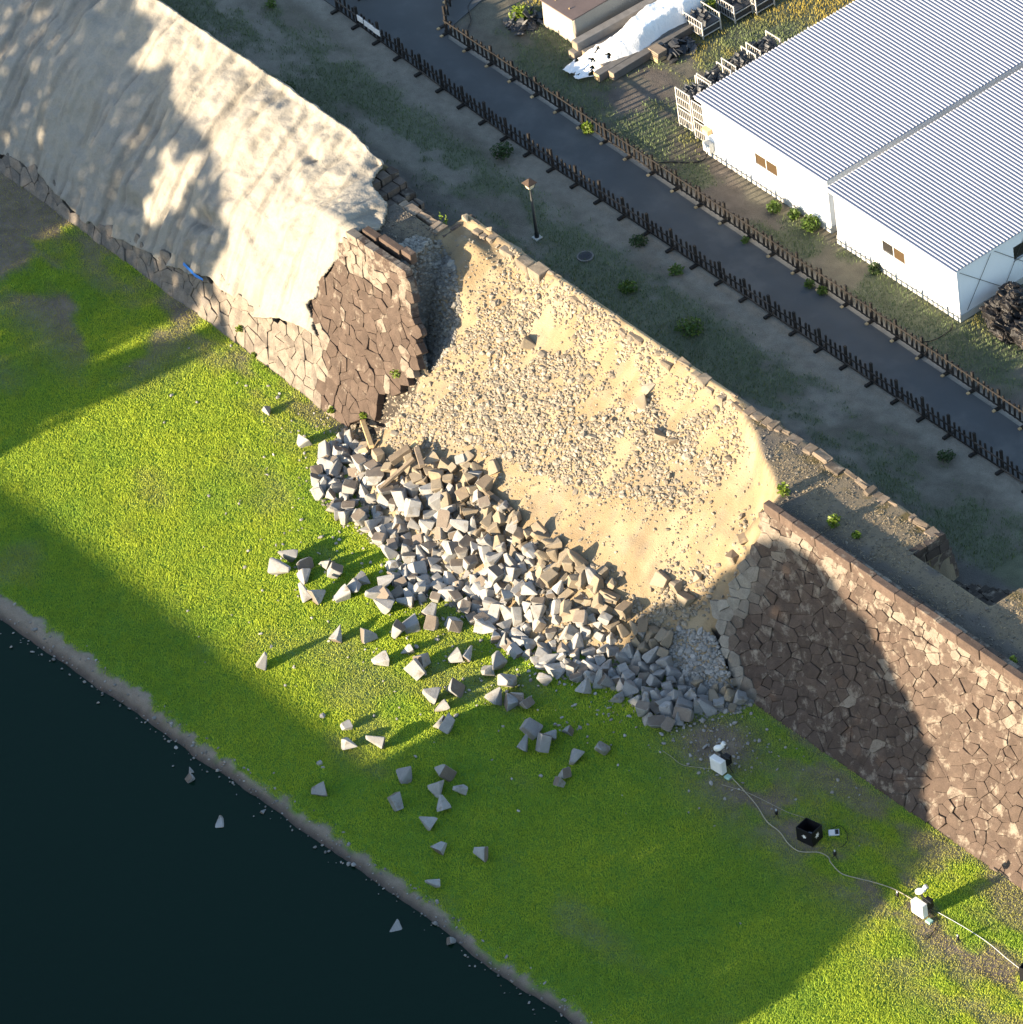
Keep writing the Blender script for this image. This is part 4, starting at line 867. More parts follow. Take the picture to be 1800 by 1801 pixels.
for i, (px, py, lb) in enumerate(((1206, 50, 'open steel cage of dark rubble right of the white sheet'), (1262, 22, 'steel cage behind the open one at the top edge'), (1300, 8, 'farthest steel cage at the top edge of the picture'))):
    p = P(px, py, TZ); cage(lb, p[0], p[1], TZ + .03, w=1.15, d=.95, h=.85, seed=60 + i, tiles=12)
def rock_heap(name, label, cx, cy, w, d, h, n, seed, z=TZ):
    """a heap of dark roof tiles, each tile its own piece"""
    root = empty(name, (cx, cy, z), label, 'tile heap'); r = random.Random(seed)
    for k in range(n):
        o = link('tile', tile_me, None, root); u, v_ = r.uniform(-1, 1), r.uniform(-1, 1)
        o.location = (u * w, v_ * d, .06 + h * max(0, 1 - max(abs(u), abs(v_)) ** 2) * r.random()); o.rotation_euler = (r.uniform(-.9, .9), r.uniform(-.9, .9), r.uniform(0, 6.28)); s_ = r.uniform(.9, 1.5); o.scale = (s_, s_, s_)
    return root
rock_heap('tile_heap', 'heap of dark roof tiles left of the tan shelter', -21.5, 18.6, .55, .65, .45, 46, 5)
rock_heap('tile_heap', 'heap of dark tiles beside the white sheet', -15.3, 21.6, .45, .7, .4, 40, 6)
r = empty('plank_stack', (-15.55, 20.75, TZ), 'small stack of brown boards in front of the dark tiles', 'planks')
for k in range(5): MB().box((-.35, -.28 + .02 * k, .02 + k * .085), (.3, .22 + .015 * k, .10 + k * .085)).build('board', OLDWOOD if k > 1 else PALEWOOD, r, bevel=.008)
# shelter of tan sheeting with a flat brown roof
r = empty('sheet_shelter', (-20.75, 18.98, TZ), 'low shelter of tan sheeting with a flat brown roof', 'shelter')
def draped(pts_bottom, pts_top, n, m, amp, seed):
    v, f = [], []
    for i in range(n + 1):
        for j in range(m + 1):
            t, q = i / n, j / m; a = np.array(pts_bottom[0]) * (1 - t) + np.array(pts_bottom[1]) * t; b_ = np.array(pts_top[0]) * (1 - t) + np.array(pts_top[1]) * t
            p = a * (1 - q) + b_ * q; w_ = (float(fbm(t * 7 + seed, q * 1.4)) - .5) * amp * (1 - q * .7); nrm = np.array([-(a - np.array(pts_bottom[1]))[1] if False else 0, 0, 0]); d_ = np.array(pts_bottom[1]) - np.array(pts_bottom[0]); nr = np.array([d_[1], -d_[0], 0]); nr = nr / (np.linalg.norm(nr) or 1); v.append(p + nr * w_)
    for i in range(n):
        for j in range(m): k = i * (m + 1) + j; f.append((k, k + m + 1, k + m + 2, k + 1))
    return v, f
for nm, b_, t_ in (('front_sheet', ((0, 0, .02), (2.05, 0, .02)), ((0.03, .03, 1.30), (2.02, .03, 1.30))), ('side_sheet', ((2.06, .0, .02), (2.06, 6, .02)), ((2.03, .03, 1.30), (2.03, 6, 1.30)))):
    v, f = draped(b_, t_, 40, 10, .22, 3); o = link(nm, npmesh(nm, v, f, None, True), TANSHEET, r); o.modifiers.new('t', 'SOLIDIFY').thickness = .015
MB().box((-.06, -.04, 1.302), (2.10, 6, 1.36)).build('roof', BROWNROOF, r, bevel=.01)
for x in (.5, 1.4): MB().box((x, .35, 1.361), (x + .05, .40, 1.42)).build('peg', PALEWOOD, r)
# bundles of squared timber, one half under a white sheet
def log_pile(label, x, y, L, rows, w, seed, ang=0.0, mat=GREYWOOD):
    root = empty('timber_bundle', (x, y, TZ), label, 'timber', None, ang); rr = random.Random(seed)
    for (i, j) in rows:
        dy = rr.uniform(-.3, .3); m = MB().box((i * (w + .015), dy, .03 + j * (w + .01)), (i * (w + .015) + w, dy + L, .03 + j * (w + .01) + w)).build('beam', mat, root, bevel=.012)
        MB().box((i * (w + .015) + .01, dy - .012, .04 + j * (w + .01)), (i * (w + .015) + w - .01, dy - .002, .02 + j * (w + .01) + w)).build('sawn_end', PALEWOOD if rr.random() < .15 else OLDWOOD, m)
    return root
log_pile('bundle of grey squared timbers between the shelter and the white sheet', -18.25, 18.5, 6.0, [(0, 0), (1, 0), (0, 1)], .38, 1, -.03)
log_pile('grey timbers sticking out under the near end of the white sheet', -16.75, 18.3, 5.5, [(0, 0), (1, 0), (2, 0)], .36, 2, .02)
xs = np.linspace(-.95, .95, 40); ys = np.linspace(-.3, 6.6, 120); X, Y = np.meshgrid(xs, ys, indexing='ij')
prof = np.interp(Y, [-.3, .3, 1.2, 2.2, 3.0, 6.6], [.03, .12, .42, .72, .95, 1.05]) * (1 - sst(.45, 1.0, np.abs(X + .1 * np.sin(Y * 2)) / .95) ** 1.0)
Z = .03 + prof + .16 * (fbm(X * 3 + 4, Y * 2.2, 4) - .5) * sst(0, .3, prof + .15) + .05 * np.abs(np.sin(X * 6 + Y * 2)) * (Y < 2)
wd = np.interp(Y, [-.3, .6, 2, 6.6], [.55, .8, .85, 1.0]); Xw = X * wd + .35 * np.sin(Y * .5) - .1 + .12 * (fbm(X * 2, Y * 3) - .5)
I = np.arange(X.size).reshape(X.shape); F = np.stack([I[:-1, :-1], I[1:, :-1], I[1:, 1:], I[:-1, 1:]], -1).reshape(-1, 4)
cx, cy = X.reshape(-1)[F].mean(1), Y.reshape(-1)[F].mean(1)
F = F[~((cy < 1.4) & (fbm(cx * 4 + 2, cy * 4) > .62))]
ws = link('white_sheet', npmesh('white_sheet', np.stack([Xw, Y, Z], -1).reshape(-1, 3), F, None, True), TARP); ws.location = (-17.05, 17.75, TZ + .12); ws.modifiers.new('t', 'SOLIDIFY').thickness = .02
tag(ws, 'crumpled white sheet spread over the timber stack', 'sheet')
r = empty('white_bag', (-21.2, 20.1, TZ), 'small white sack left of the tan shelter at the top edge', 'sack')
def blob(name, mat, parent, sx, sy, sz, seed, n=22, crump=.25, flat=True):
    v, f = [], []
    for i in range(n + 1):
        for j in range(n * 2):
            th = math.pi * i / n; ph = math.pi * j / n; x, y, z = math.sin(th) * math.cos(ph), math.sin(th) * math.sin(ph), math.cos(th)
            sq = lambda a: math.copysign(abs(a) ** .6, a)
            k = 1 + crump * (abs(float(fbm(x * 2.3 + seed + z * 1.6, y * 2.3 + z * 2.1 + seed, 2)) - .5) * 3.0 - .3)
            v.append((sq(x) * sx * k, sq(y) * sy * k, max(0, sz * (1 + sq(z) * k))))
    for i in range(n):
        for j in range(n * 2): a = i * 2 * n + j; b = i * 2 * n + (j + 1) % (2 * n); f.append((a, a + 2 * n, b + 2 * n, b))
    return link(name, npmesh(name, v, f, None, False), mat, parent)
blob('sack', TARP, r, .45, .5, .25, 2); blob('flap', PALEWOOD, r, .16, .16, .08, 4).location = (.1, 0, .46)
# black container bags by the near shed
for i, (x, y, z, sz, lb) in enumerate(((7.35, 18.75, 0, .55, 'front left black container bag beside the near shed'), (8.25, 18.35, 0, .5, 'lowest black container bag at the right edge'), (7.1, 19.7, 0, .55, 'rear black container bag against the shed end wall'), (8.2, 19.35, .1, .6, 'large crumpled black bag in the middle of the bag pile'), (9.2, 18.7, 0, .6, 'outer black container bag at the right edge of the picture'), (8.3, 20.5, 0, .6, 'black container bag farthest back in the pile'), (8.0, 19.0, .78, .42, 'black bag thrown on top of the bag pile'))):
    r = empty('container_bag', (x, y, TZ + z), lb, 'bag', 'black container bags'); blob('bag', BAGM, r, sz, sz * .95, .48 * sz / .55, i * 3 + 1, 20, .42)
    b = blob('mouth', BAGM, r, sz * .35, sz * .3, .16, i + 40, 10, .5); b.location = (.05, .03, .86 * sz / .55)
    for k in (-1, 1): MB().tube([(k * sz * .5, -.1, .8 * sz / .55), (k * sz * .42, 0, 1.0 * sz / .55), (k * sz * .5, .12, .8 * sz / .55)], .03, 5).build('loop', BAGM, r, True)

# ------------------------------------------------------------------ lamp post, manhole
r = empty('lamp_post', (-10.06, 9.84, TZ), 'black garden lamp post with a square lantern behind the rampart', 'lamp post')
MB().tube([(0, 0, 0), (0, 0, .25), (0, 0, .3), (0, 0, 2.45)], [.10, .09, .065, .045], 10).build('pole', BLACKM, r, True)
MB().tube([(0, 0, 2.45), (0, 0, 2.52)], [.05, .10], 8).build('bracket', BLACKM, r)
def frustum(z0, z1, a, b): return MB().poly([(-a, -a, z0), (a, -a, z0), (a, a, z0), (-a, a, z0), (-b, -b, z1), (b, -b, z1), (b, b, z1), (-b, b, z1)], [(0, 3, 2, 1), (4, 5, 6, 7), (0, 1, 5, 4), (1, 2, 6, 5), (2, 3, 7, 6), (3, 0, 4, 7)])
ln = frustum(2.52, 2.76, .11, .17).build('lantern', GLAZE, r); frustum(2.765, 2.96, .23, .03).build('lamp_cap', pmat('copper_brown', (.06, .04, .03), var=.2), r)
for a, b in ((-1, -1), (1, -1), (1, 1), (-1, 1)): MB().beam((a * .115, b * .115, 2.52), (a * .178, b * .178, 2.763), .02, .02).build('lantern_bar', BLACKM, ln)
MB().box((-.16, -.16, -.05), (.16, .16, .05)).build('footing', CONCRETE, r, bevel=.01)
r = empty('manhole', (-7.69, 10.37, TZ + .03), 'round dark manhole cover with a pale rim on the shaded terrace', 'manhole')
def disc(r0, r1, z0, z1, n=28):
    m = MB(); v = []; f = []
    for k in range(n):
        c, s_ = math.cos(2 * math.pi * k / n), math.sin(2 * math.pi * k / n); v += [(r0 * c, r0 * s_, z1), (r1 * c, r1 * s_, z1), (r1 * c, r1 * s_, z0)]
    for k in range(n): a, b = 3 * k, 3 * ((k + 1) % n); f += [(a, a + 1, b + 1, b), (a + 1, a + 2, b + 2, b + 1)]
    return m.poly(v, f)
disc(.28, .34, -.05, .03).build('rim', GREYWOOD, r); disc(0, .275, -.05, .022).build('cover', IRON, r)
for k in range(-3, 4): MB().box((-.20 * math.cos(k * .4), k * .06 - .012, .023), (.20 * math.cos(k * .4), k * .06 + .012, .032)).build('rib', IRON, r)

# ------------------------------------------------------------------ monitoring gear on the lawn
def sensor_unit(x, y, label, rz=0.0, k=1.0):
    r = empty('monitoring_unit', (x, y, float(lawn_h(x, y))), label, 'equipment', None, rz)
    MB().box((-.30, -.15, .10), (.30, .12, .70)).build('cabinet', WHITEP, r, bevel=.02); MB().box((-.27, -.166, .14), (.27, -.152, .66)).build('cabinet_door', WHITEP, r, bevel=.006)
    for sx, sy in ((-.3, .25), (.42, .3), (.05, -.2), (.1, .5)): MB().tube([(0.05, .15, .75), (sx, sy, 0)], .018, 5).build('tripod_leg', BLACKM, r)
    MB().beam((-.36, .17, .88), (.46, .17, .80), .05, .05).build('cross_bar', BLACKM, r); MB().box((.02, .14, .35), (.30, .42, .72)).build('battery_box', BLACKP, r, bevel=.01)
    MB().tube([(.05, .15, .75), (.05, .15, 1.12)], .022, 6).build('mast', BLACKM, r)
    hd = MB().tube([(-.10, .02, 1.10), (-.02, .06, 1.16), (.05, .10, 1.19), (.16, .22, 1.26)], [.10, .13, .12, .07], 10).build('head', WHITEP, r, True); MB().tube([(.10, .2, 1.26), (.16, .28, 1.38)], [.08, .10], 8).build('hood', WHITEP, hd, True)
    MB().box((.36, -.12, 0), (.60, .08, .10)).build('connector_box', TEALM, r, bevel=.01)
    return r
sensor_unit(15.2, -2.72, 'white monitoring cabinet with a lamp head on bare earth near the right wall', .08)
sensor_unit(26.25, -2.62, 'white monitoring cabinet in the sunlight at the lower right casting a long shadow', .03)
def tripod(x, y, label):
    r = empty('small_sensor', (x, y, float(lawn_h(x, y))), label, 'sensor')
    for a in (0, 2.1, 4.2): MB().tube([(0, 0, .2), (.13 * math.cos(a), .13 * math.sin(a), 0)], .012, 5).build('leg', BLACKM, r)
    MB().tube([(0, 0, .16), (0, 0, .22), (0, 0, .34)], [.05, .07, .055], 8).build('body', BLACKP, r, True); MB().tube([(0, 0, .34), (0, 0, .41)], .03, 8).build('knob', GREYDEV, r, True)
for (x, y), lb in zip(((18.59, -2.84), (21.78, -2.78), (25.05, -2.64), (28.28, -2.62)), ('between the left cabinet and the black crate', 'right of the black crate beside the cable', 'left of the sunlit cabinet', 'alone right of the sunlit cabinet')): tripod(x, y, 'small dark sensor on a low tripod ' + lb)
def crate(x, y, label, rz):
    r = empty('folding_crate', (x, y, float(lawn_h(x, y))), label, 'crate', None, rz); w, d, h, t = .36, .31, .66, .025
    for nm, lo, hi in (('base', (-w, -d, .02), (w, d, .06)), ('side', (-w, -d, .061), (-w + t, d, h)), ('side', (w - t, -d, .061), (w, d, h)), ('side', (-w + t, -d, .061), (w - t, -d + t, h)), ('side', (-w + t, d - t, .061), (w - t, d, h))): MB().box(lo, hi).build(nm, BLACKP, r)
    rr = random.Random(3)
    def mark(ax, cx, cz, R):
        pts = [(R * (1 if k % 2 == 0 else .5) * rr.uniform(.7, 1.1) * math.cos(k * math.pi / 6), R * (1 if k % 2 == 0 else .5) * rr.uniform(.7, 1.1) * math.sin(k * math.pi / 6)) for k in range(12)]
        v = [((cx + a, -d - .004, cz + b) if ax == 0 else (w + .004, cx + a, cz + b)) for a, b in pts]
        MB().poly(v, [tuple(range(12))]).build('mark', WHITEP, r)
    mark(0, .0, .36, .12); mark(1, 0, .36, .15)
    cl = MB().tube([(.12 * math.cos(k * .5), .12 * math.sin(k * .5) * .9, .16 + .004 * k) for k in range(26)], .016, 5).build('coil', GREYDEV, r, True)
    return r
crate(20.35, -2.75, 'black open crate with white marks on the lawn near the right wall', .2)
_p = P(1818, 1722, 0); crate(_p[0], _p[1], 'black crate cut by the right edge at the lower right', .3)
r = empty('field_recorder', (20.75, -1.95, float(lawn_h(20.5, -2)) + .03), 'small grey field recorder lying right of the black crate', 'recorder', None, .9)
MB().box((-.2, -.16, 0), (.2, .16, .05)).build('case', GREYDEV, r, bevel=.01); MB().box((-.17, -.13, .051), (.02, .13, .058)).build('screen', WHITEP, r); MB().box((.05, -.12, .051), (.17, .12, .06)).build('keypad', BLACKM, r)
def lawn_path(pts, dz=.07): 
    out = []
    for x, y in pts: p = P(x, y, .05); out.append((p[0], p[1], float(lawn_h(p[0], p[1])) + dz))
    return smooth_pts(out)
cable('signal_cable', 'thick cream cable snaking over the lawn between the two white cabinets', lawn_path(((1282, 1362), (1310, 1392), (1332, 1418), (1350, 1446), (1372, 1464), (1388, 1486), (1408, 1499), (1440, 1500), (1457, 1508), (1462, 1518), (1480, 1537), (1505, 1545), (1540, 1554), (1575, 1566), (1612, 1587))), .019, CABLEM)
cable('signal_cable', 'thin faint cable from the left cabinet to the black crate', lawn_path(((1270, 1380), (1310, 1392), (1345, 1408), (1385, 1428), (1415, 1438)), .05), .010, CABLEM)
cable('signal_cable', 'thin cable running left from the left cabinet over bare earth', lawn_path(((1252, 1352), (1230, 1350), (1200, 1345), (1180, 1330), (1165, 1320)), .05), .010, CABLEM)
cable('signal_cable', 'grey cable from the sunlit cabinet toward the right edge', lawn_path(((1650, 1605), (1680, 1622), (1710, 1640), (1740, 1660), (1770, 1685), (1795, 1705)), .06), .013, GREYDEV)
cable('signal_cable', 'black cable loop below the sunlit cabinet', lawn_path(((1648, 1612), (1650, 1625), (1642, 1640), (1630, 1652), (1622, 1645)), .05), .016, BLACKP)
cable('signal_cable', 'black cable curving round the field recorder', lawn_path(((1462, 1458), (1478, 1452), (1490, 1465), (1490, 1480), (1480, 1490)), .05), .013, BLACKP)
r = empty('blue_strap', (0, 0, 0), 'small strip of blue sheeting caught at the lower edge of the mortar', 'sheet'); zb = float(shot_bottom(-21.5)) + .12
MB().poly([(-22.2, float(nb(-22) + batter(zb)) - .25, zb + .15), (-21.4, float(nb(-22) + batter(zb)) - .27, zb - .02), (-21.4, float(nb(-22) + batter(zb)) - .33, zb - .12), (-22.2, float(nb(-22) + batter(zb)) - .31, zb + .05), (-20.9, float(nb(-22) + batter(zb)) - .27, zb + .02), (-20.9, float(nb(-22) + batter(zb)) - .3, zb - .08)], [(0, 1, 2, 3), (1, 4, 5, 2)]).build('strip', BLUEM, r)

# ------------------------------------------------------------------ plants
def leaves(n, cx, cy, cz, rx, ry, rz, size, cols, seed):
    g = np.random.default_rng(seed); u = g.normal(size=(n, 3)); u /= np.linalg.norm(u, axis=1)[:, None]; u *= (g.random((n, 1)) ** .5)
    p = u * [rx, ry, rz] + [cx, cy, cz]; p[:, 2] = np.maximum(p[:, 2], .02)
    a = g.normal(size=(n, 3)); a[:, 2] *= .6; a /= np.linalg.norm(a, axis=1)[:, None]; b = np.cross(a, g.normal(size=(n, 3))); b /= np.linalg.norm(b, axis=1)[:, None]
    L = size * g.uniform(.6, 1.3, (n, 1)); v = np.stack([p - a * L * .5, p + b * L * .28, p + a * L * .5, p - b * L * .28], 1).reshape(-1, 3)
    f = np.arange(n * 4).reshape(n, 4); c = mixc(np.array(cols[0]), np.array(cols[1]), g.random(n)) * g.uniform(.7, 1.2, (n, 1))
    return v, f, np.repeat(c, 4, 0)
BRIGHT = ((.10, .17, .015), (.19, .24, .03)); DARKG = ((.03, .055, .018), (.055, .09, .03)); MIDG = ((.06, .11, .02), (.11, .17, .03))
def plant(x, y, z, rx, rz, n, size, cols, label, seed, name='weed'):
    r = empty(name, (x, y, z), label, 'plant'); v, f, c = leaves(n, 0, 0, rz * .55, rx, rx, rz * .55, size, cols, seed); link('foliage', npmesh('foliage', v, f, c), LEAF, r)
    m = MB(); g = random.Random(seed)
    for k in range(5): a = g.uniform(0, 6.28); m.tube([(0, 0, -.05), (rx * .3 * math.cos(a), rx * .3 * math.sin(a), rz * .5), (rx * .7 * math.cos(a), rx * .7 * math.sin(a), rz * .9)], [.012, .009, .004], 4)
    m.build('stems', BARK, r); return r
for i, (px, py, rx, rz, n, sz, cols, lb) in enumerate((
  (885, 268, .5, .5, 420, .13, DARKG, 'dark shrub on the terrace near the palisade'), (1125, 424, .38, .4, 300, .12, DARKG, 'dark tuft by the palisade right of the manhole'), (1105, 505, .4, .35, 260, .14, MIDG, 'grassy weed clump on the shaded terrace below the manhole'), (1190, 475, .35, .3, 200, .14, MIDG, 'small weed clump on the terrace right of the manhole'), (1215, 575, .6, .35, 320, .15, MIDG, 'broad weed patch on the terrace behind the collapse'), (1665, 803, .38, .35, 240, .12, DARKG, 'dark tuft by the palisade at the right'),
  (1036, 228, .28, .5, 260, .13, BRIGHT, 'bright yellow-green weed beside the far fence on the path'), (1363, 366, .30, .45, 260, .14, MIDG, 'first leafy bush from the left at the shed foot'), (1398, 377, .26, .42, 230, .14, MIDG, 'second leafy bush from the left at the shed foot'), (1427, 398, .40, .6, 420, .15, MIDG, 'largest leafy bush at the gap between the sheds'), (1540, 474, .26, .42, 220, .13, DARKG, 'leafy bush at the foot of the near shed under its window'), (1448, 512, .25, .35, 180, .13, MIDG, 'weed growing through the far fence, lower of the two'), (1425, 500, .22, .35, 170, .13, MIDG, 'weed growing through the far fence, upper of the two'), (1312, 422, .16, .3, 90, .12, MIDG, 'small weed at the far fence'), (505, 158, .45, .45, 260, .13, DARKG, 'dark weed in the shadow behind the mortar crest'), (478, 6, .25, .35, 140, .12, MIDG, 'small weed on the terrace at the top edge'),
  (918, 30, .5, .7, 420, .15, BRIGHT, 'bright bush left of the tan shelter'), (1250, 18, .35, .8, 260, .16, BRIGHT, 'bright leafy weed in the open steel cage'))):
    p = P(px, py + 6, TZ); plant(p[0], p[1], TZ, rx, rz, n, sz, cols, lb, 300 + i)
for i, (px, py, z, rx, rz, n, lb) in enumerate(((782, 398, 6.0, .28, .5, 150, 'bright weed at the right end of the left stone steps'), (1380, 868, 6.5, .26, .55, 170, 'bright weed on the corner of the broken right rampart'), (1468, 922, 6.5, .26, .5, 150, 'bright weed in the middle of the right walk'), (1508, 942, 6.5, .18, .25, 90, 'small bright weed on the right walk'), (1783, 1163, 6.6, .16, .3, 80, 'small weed behind the coping at the right edge'))):
    p = P(px, py + 4, z); plant(p[0], p[1], z if i else TZ, rx, rz + (2.0 if i == 0 else 0), n, .15, BRIGHT, lb, 340 + i)
def face_pt(px, py):
    lo, hi = -1.0, 8.0
    for _ in range(40):
        m = (lo + hi) / 2; p = P(px, py, m)
        if p[1] - nb(p[0]) - batter(m) > 0: lo = m
        else: hi = m
    return P(px, py, m)
for i, (px, py, rx, lb) in enumerate(((425, 577, .2, 'weed growing from the pale foot stones, upper one'), (450, 624, .13, 'weed growing from the pale foot stones, middle one'), (470, 648, .15, 'weed growing from the pale foot stones, lower one'), (700, 656, .24, 'bright weed at the right edge of the brown wall patch'), (642, 731, .18, 'bright weed at the foot of the brown wall patch'), (586, 720, .16, 'pale weed at the corner of the brown wall foot'))):
    p = face_pt(px, py); plant(p[0], p[1] - .1, p[2] - .1, rx, .25, 90, .12, BRIGHT, lb, 360 + i)

# grass: blades too many to count
def blades(name, xy, hz, h, w, cols, label, lean=.22):
    n = len(xy); a = RNG.normal(.15, .5, n); d = np.stack([np.cos(a), np.sin(a)], -1) * w[:, None] * .5
    le = RNG.normal(0, lean, (n, 2)) * h[:, None]; z = hz
    v = np.empty((n, 3, 3), np.float32); v[:, 0, :2] = xy - d; v[:, 1, :2] = xy + d; v[:, 2, :2] = xy + le; v[:, 0, 2] = z - .01; v[:, 1, 2] = z - .01; v[:, 2, 2] = z + h
    o = link(name, npmesh(name, v.reshape(-1, 3), np.arange(n * 3).reshape(n, 3), np.repeat(cols, 3, 0)), BLADE)
    return tag(o, label, 'grass', kind='stuff')
N = 1150000
s = RNG.uniform(-37, 34, N); y = RNG.uniform(-16.2, .9, N)
v = np.stack([s, y, 0 * s], -1) - _c; k = CF / (v @ _f); qx = 900 + k * (v @ _r); qy = 900.5 - k * (v @ _u)
m = (qx > -60) & (qx < 1860) & (qy > -20) & (qy < 1860); s, y = s[m], y[m]
dr = lawn_dry(s, y); sh = shore_t(s, y); onl = (y < nb(s) - .02) & ((y < toe(s) + .25) | (s < -11.3) | (s > 12.9))
m = onl & (RNG.random(len(s)) > .78 * dr) & (RNG.random(len(s)) > 1.25 * sh - .1) & (y > shore_n(s) + .1); s, y, dr = s[m], y[m], dr[m]
cl = fbm(s * .35, y * .35); c2 = fbm(s * 1.6 + 4, y * 1.6)
col = mixc(np.array([.27, .405, .044]), np.array([.45, .53, .048]), np.clip(sst(.3, .7, cl) * .6 + .45 * (c2 - .2), 0, 1)); col = mixc(col, np.array([.33, .27, .10]), np.clip(dr * 1.0, 0, .85)); col *= RNG.uniform(.84, 1.12, (len(s), 1))
hh = (.05 + .055 * c2 * RNG.uniform(.5, 1.3, len(s))) * (1 - .35 * dr)
blades('lawn_grass', np.stack([s, y], -1), lawn_h(s, y), hh, RNG.uniform(.022, .042, len(s)), col, 'mown green grass of the bank between wall and moat')
N = 420000
s = RNG.uniform(-40, 18, N); y = RNG.uniform(8.2, 34, N); g = terr_g(s, y)
v = np.stack([s, y, 0 * s + TZ], -1) - _c; k = CF / (v @ _f); qx = 900 + k * (v @ _r); qy = 900.5 - k * (v @ _u)
inshed = (s > -9.3) & (s < 6.4) & (y > 17.6)
m = (RNG.random(N) < g * .6) & (qx > -30) & (qx < 1830) & (qy > -60) & ~inshed; s, y = s[m], y[m]
cl = fbm(s * .5 + 2, y * .5); sunlit_gold = sst(.42, .62, fbm(s * .4 + 50, y * .4)) * sst(17, 19, y)  # golden patches past the rampart's shadow: low sunlight put into the blade colour
col = mixc(np.array([.11, .155, .075]), np.array([.17, .215, .09]), cl); col = mixc(col, np.array([.38, .29, .05]), sunlit_gold * .9); col *= RNG.uniform(.7, 1.25, (len(s), 1))
blades('terrace_grass', np.stack([s, y], -1), terr_h(s, y), .05 + .11 * RNG.random(len(s)) * (1 + .5 * sunlit_gold), RNG.uniform(.02, .04, len(s)), col, 'thin grass on the terrace round the path')
N = 9000
s = RNG.uniform(9, 31, N); y = RNG.uniform(4.0, 6.8, N); m = (fbm(s * .7, y * .7) > .47) & (s > s_right(y) + .2) & ~((s > 17) & (s < 21.5) & (y > 5.6)); s, y = s[m], y[m]
col = np.array([.30, .24, .15]) * RNG.uniform(.6, 1.2, (len(s), 1)); blades('dry_grass', np.stack([s, y], -1), np.full(len(s), WTOP), RNG.uniform(.02, .06, len(s)), RNG.uniform(.02, .05, len(s)), col, 'short dead grass on the right rampart walk', lean=1.6)

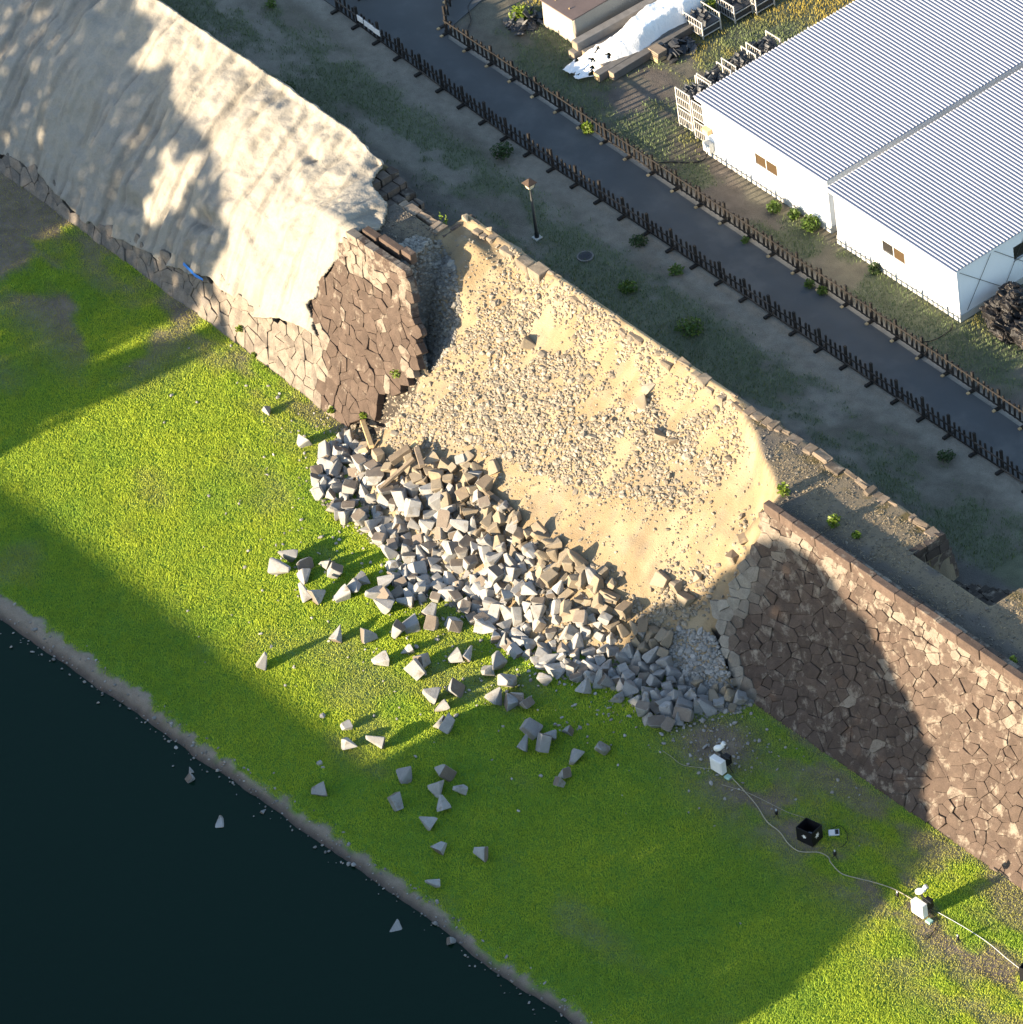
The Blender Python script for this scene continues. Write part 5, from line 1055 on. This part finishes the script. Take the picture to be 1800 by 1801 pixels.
# ------------------------------------------------------------------ far side of the moat: what shades the bank in the evening
sheet('far_bank', -160, 140, -150, -40, .0, GROUND)
def ray(sp, zp, k): return np.array([sp, -50.0, zp]) + LD * k     # along the light, so the crown keeps the shape of its shade
def moat_tree(label, outline, n, size, depth, gap, base, seed, kc=4.6):
    g = np.random.default_rng(seed); xs = [p[0] for p in outline]; zs = [p[1] for p in outline]
    a = g.uniform(min(xs) - .5, max(xs) + .5, n * 6); z = g.uniform(min(zs), max(zs) + .5, n * 6); m = inpoly(a + .5 * (fbm(a * 1.2, z * 1.2) - .5), z + .5 * (fbm(a * 1.2 + 9, z * 1.2) - .5), outline)
    if gap: m &= (fbm(a * .42 + seed, z * .42) + .25 * (fbm(a * 1.3, z * 1.3) - .5)) > gap
    a, z = a[m][:n], z[m][:n]; k = kc + g.normal(0, depth, len(a)) / math.cos(SUN_EL); p = np.array([0, -50.0, 0]) + np.stack([a, 0 * a, z], -1) + LD * k[:, None]
    p = p[p[:, 2] > 2.0]; nn = len(p)
    d1 = g.normal(size=(nn, 3)); d1 /= np.linalg.norm(d1, axis=1)[:, None]; d2 = np.cross(d1, g.normal(size=(nn, 3))); d2 /= np.linalg.norm(d2, axis=1)[:, None]; L = size * g.uniform(.6, 1.3, (nn, 1))
    v = np.stack([p - d1 * L * .5, p + d2 * L * .4, p + d1 * L * .5, p - d2 * L * .4], 1).reshape(-1, 3); c = np.repeat(mixc(np.array([.035, .06, .018]), np.array([.07, .10, .03]), g.random(nn)), 4, 0)
    bx, by = base; r = empty('broadleaf_tree', (bx, by, 0), label, 'tree'); v -= np.array([bx, by, 0]); link('crown', npmesh('crown', v, np.arange(nn * 4).reshape(nn, 4), c), TREELEAF, r)
    m = MB(); m.tube([(0, 0, -.2), (.1, 0, 3), (-.1, .1, 7), (.1, 0, 11)], [.55, .42, .3, .12], 9); m.build('trunk', BARK, r, True)
    for q in range(6): t = q * 1.05; MB().tube([(0, 0, 4 + q * .7), (2.0 * math.cos(t), 1.2 * math.sin(t), 7 + q * .7), (4.2 * math.cos(t), 2.2 * math.sin(t), 9 + q * .5)], [.22, .14, .05], 6).build('limb', BARK, r, True)
moat_tree('tall dense tree across the moat whose shade falls on the right wall', [(-.4, 4), (-.4, 9.2), (-.5, 10.5), (.3, 11.5), (-.2, 13), (.9, 14), (2.6, 17), (4.4, 18.4), (6.8, 18.4), (10, 17), (12.4, 15.6), (14.1, 14.2), (14.2, 12.6), (15.2, 11.9), (16.9, 11.6), (17.6, 10.9), (19.6, 9.6), (19.8, 5), (14, 3.2), (4, 3)], 24000, .55, 1.6, 0, (8, -45.5), 3)
moat_tree('open-crowned tree across the moat whose dappled shade falls on the mortar', [(-40.5, 4.5), (-25.6, 5), (-25.8, 10.2), (-26.2, 11.6), (-28.6, 13.4), (-28.2, 15.4), (-30.5, 17.2), (-34, 17.8), (-36.5, 18.7), (-40.5, 20)], 12500, .5, 1.6, .35, (-33, -45.5), 14)
moat_tree('dense tree across the moat left of the open-crowned one', [(-60, 4.5), (-38.5, 4.5), (-37.5, 11.0), (-37.8, 15.5), (-39.5, 19.4), (-42, 21), (-50, 21), (-58, 18)], 20000, .55, 1.8, .2, (-47, -45.8), 8)
r = empty('office_block', (0, -52, 0), 'long low office block across the moat', 'building'); HB = 9.0 + 2.0 / math.sin(SUN_AZ) * math.tan(SUN_EL)
MB().box((-95, -14, 0), (75, 0, HB - .4)).build('wall', FACADE, r); rf = MB().box((-95.3, -14.3, HB - .398), (75.3, .3, HB)).build('roof', CONCRETE, r)
for fl in range(2):
    for k in range(34):
        x = -92 + k * 4.9; w = MB().box((x, .002, 1.3 + fl * 3.7), (x + 3.2, .05, 3.1 + fl * 3.7)).build('window', GLASSM, r); MB().box((x - .05, .003, 1.15 + fl * 3.7), (x + 3.25, .14, 1.296 + fl * 3.7)).build('sill', CONCRETE, w)
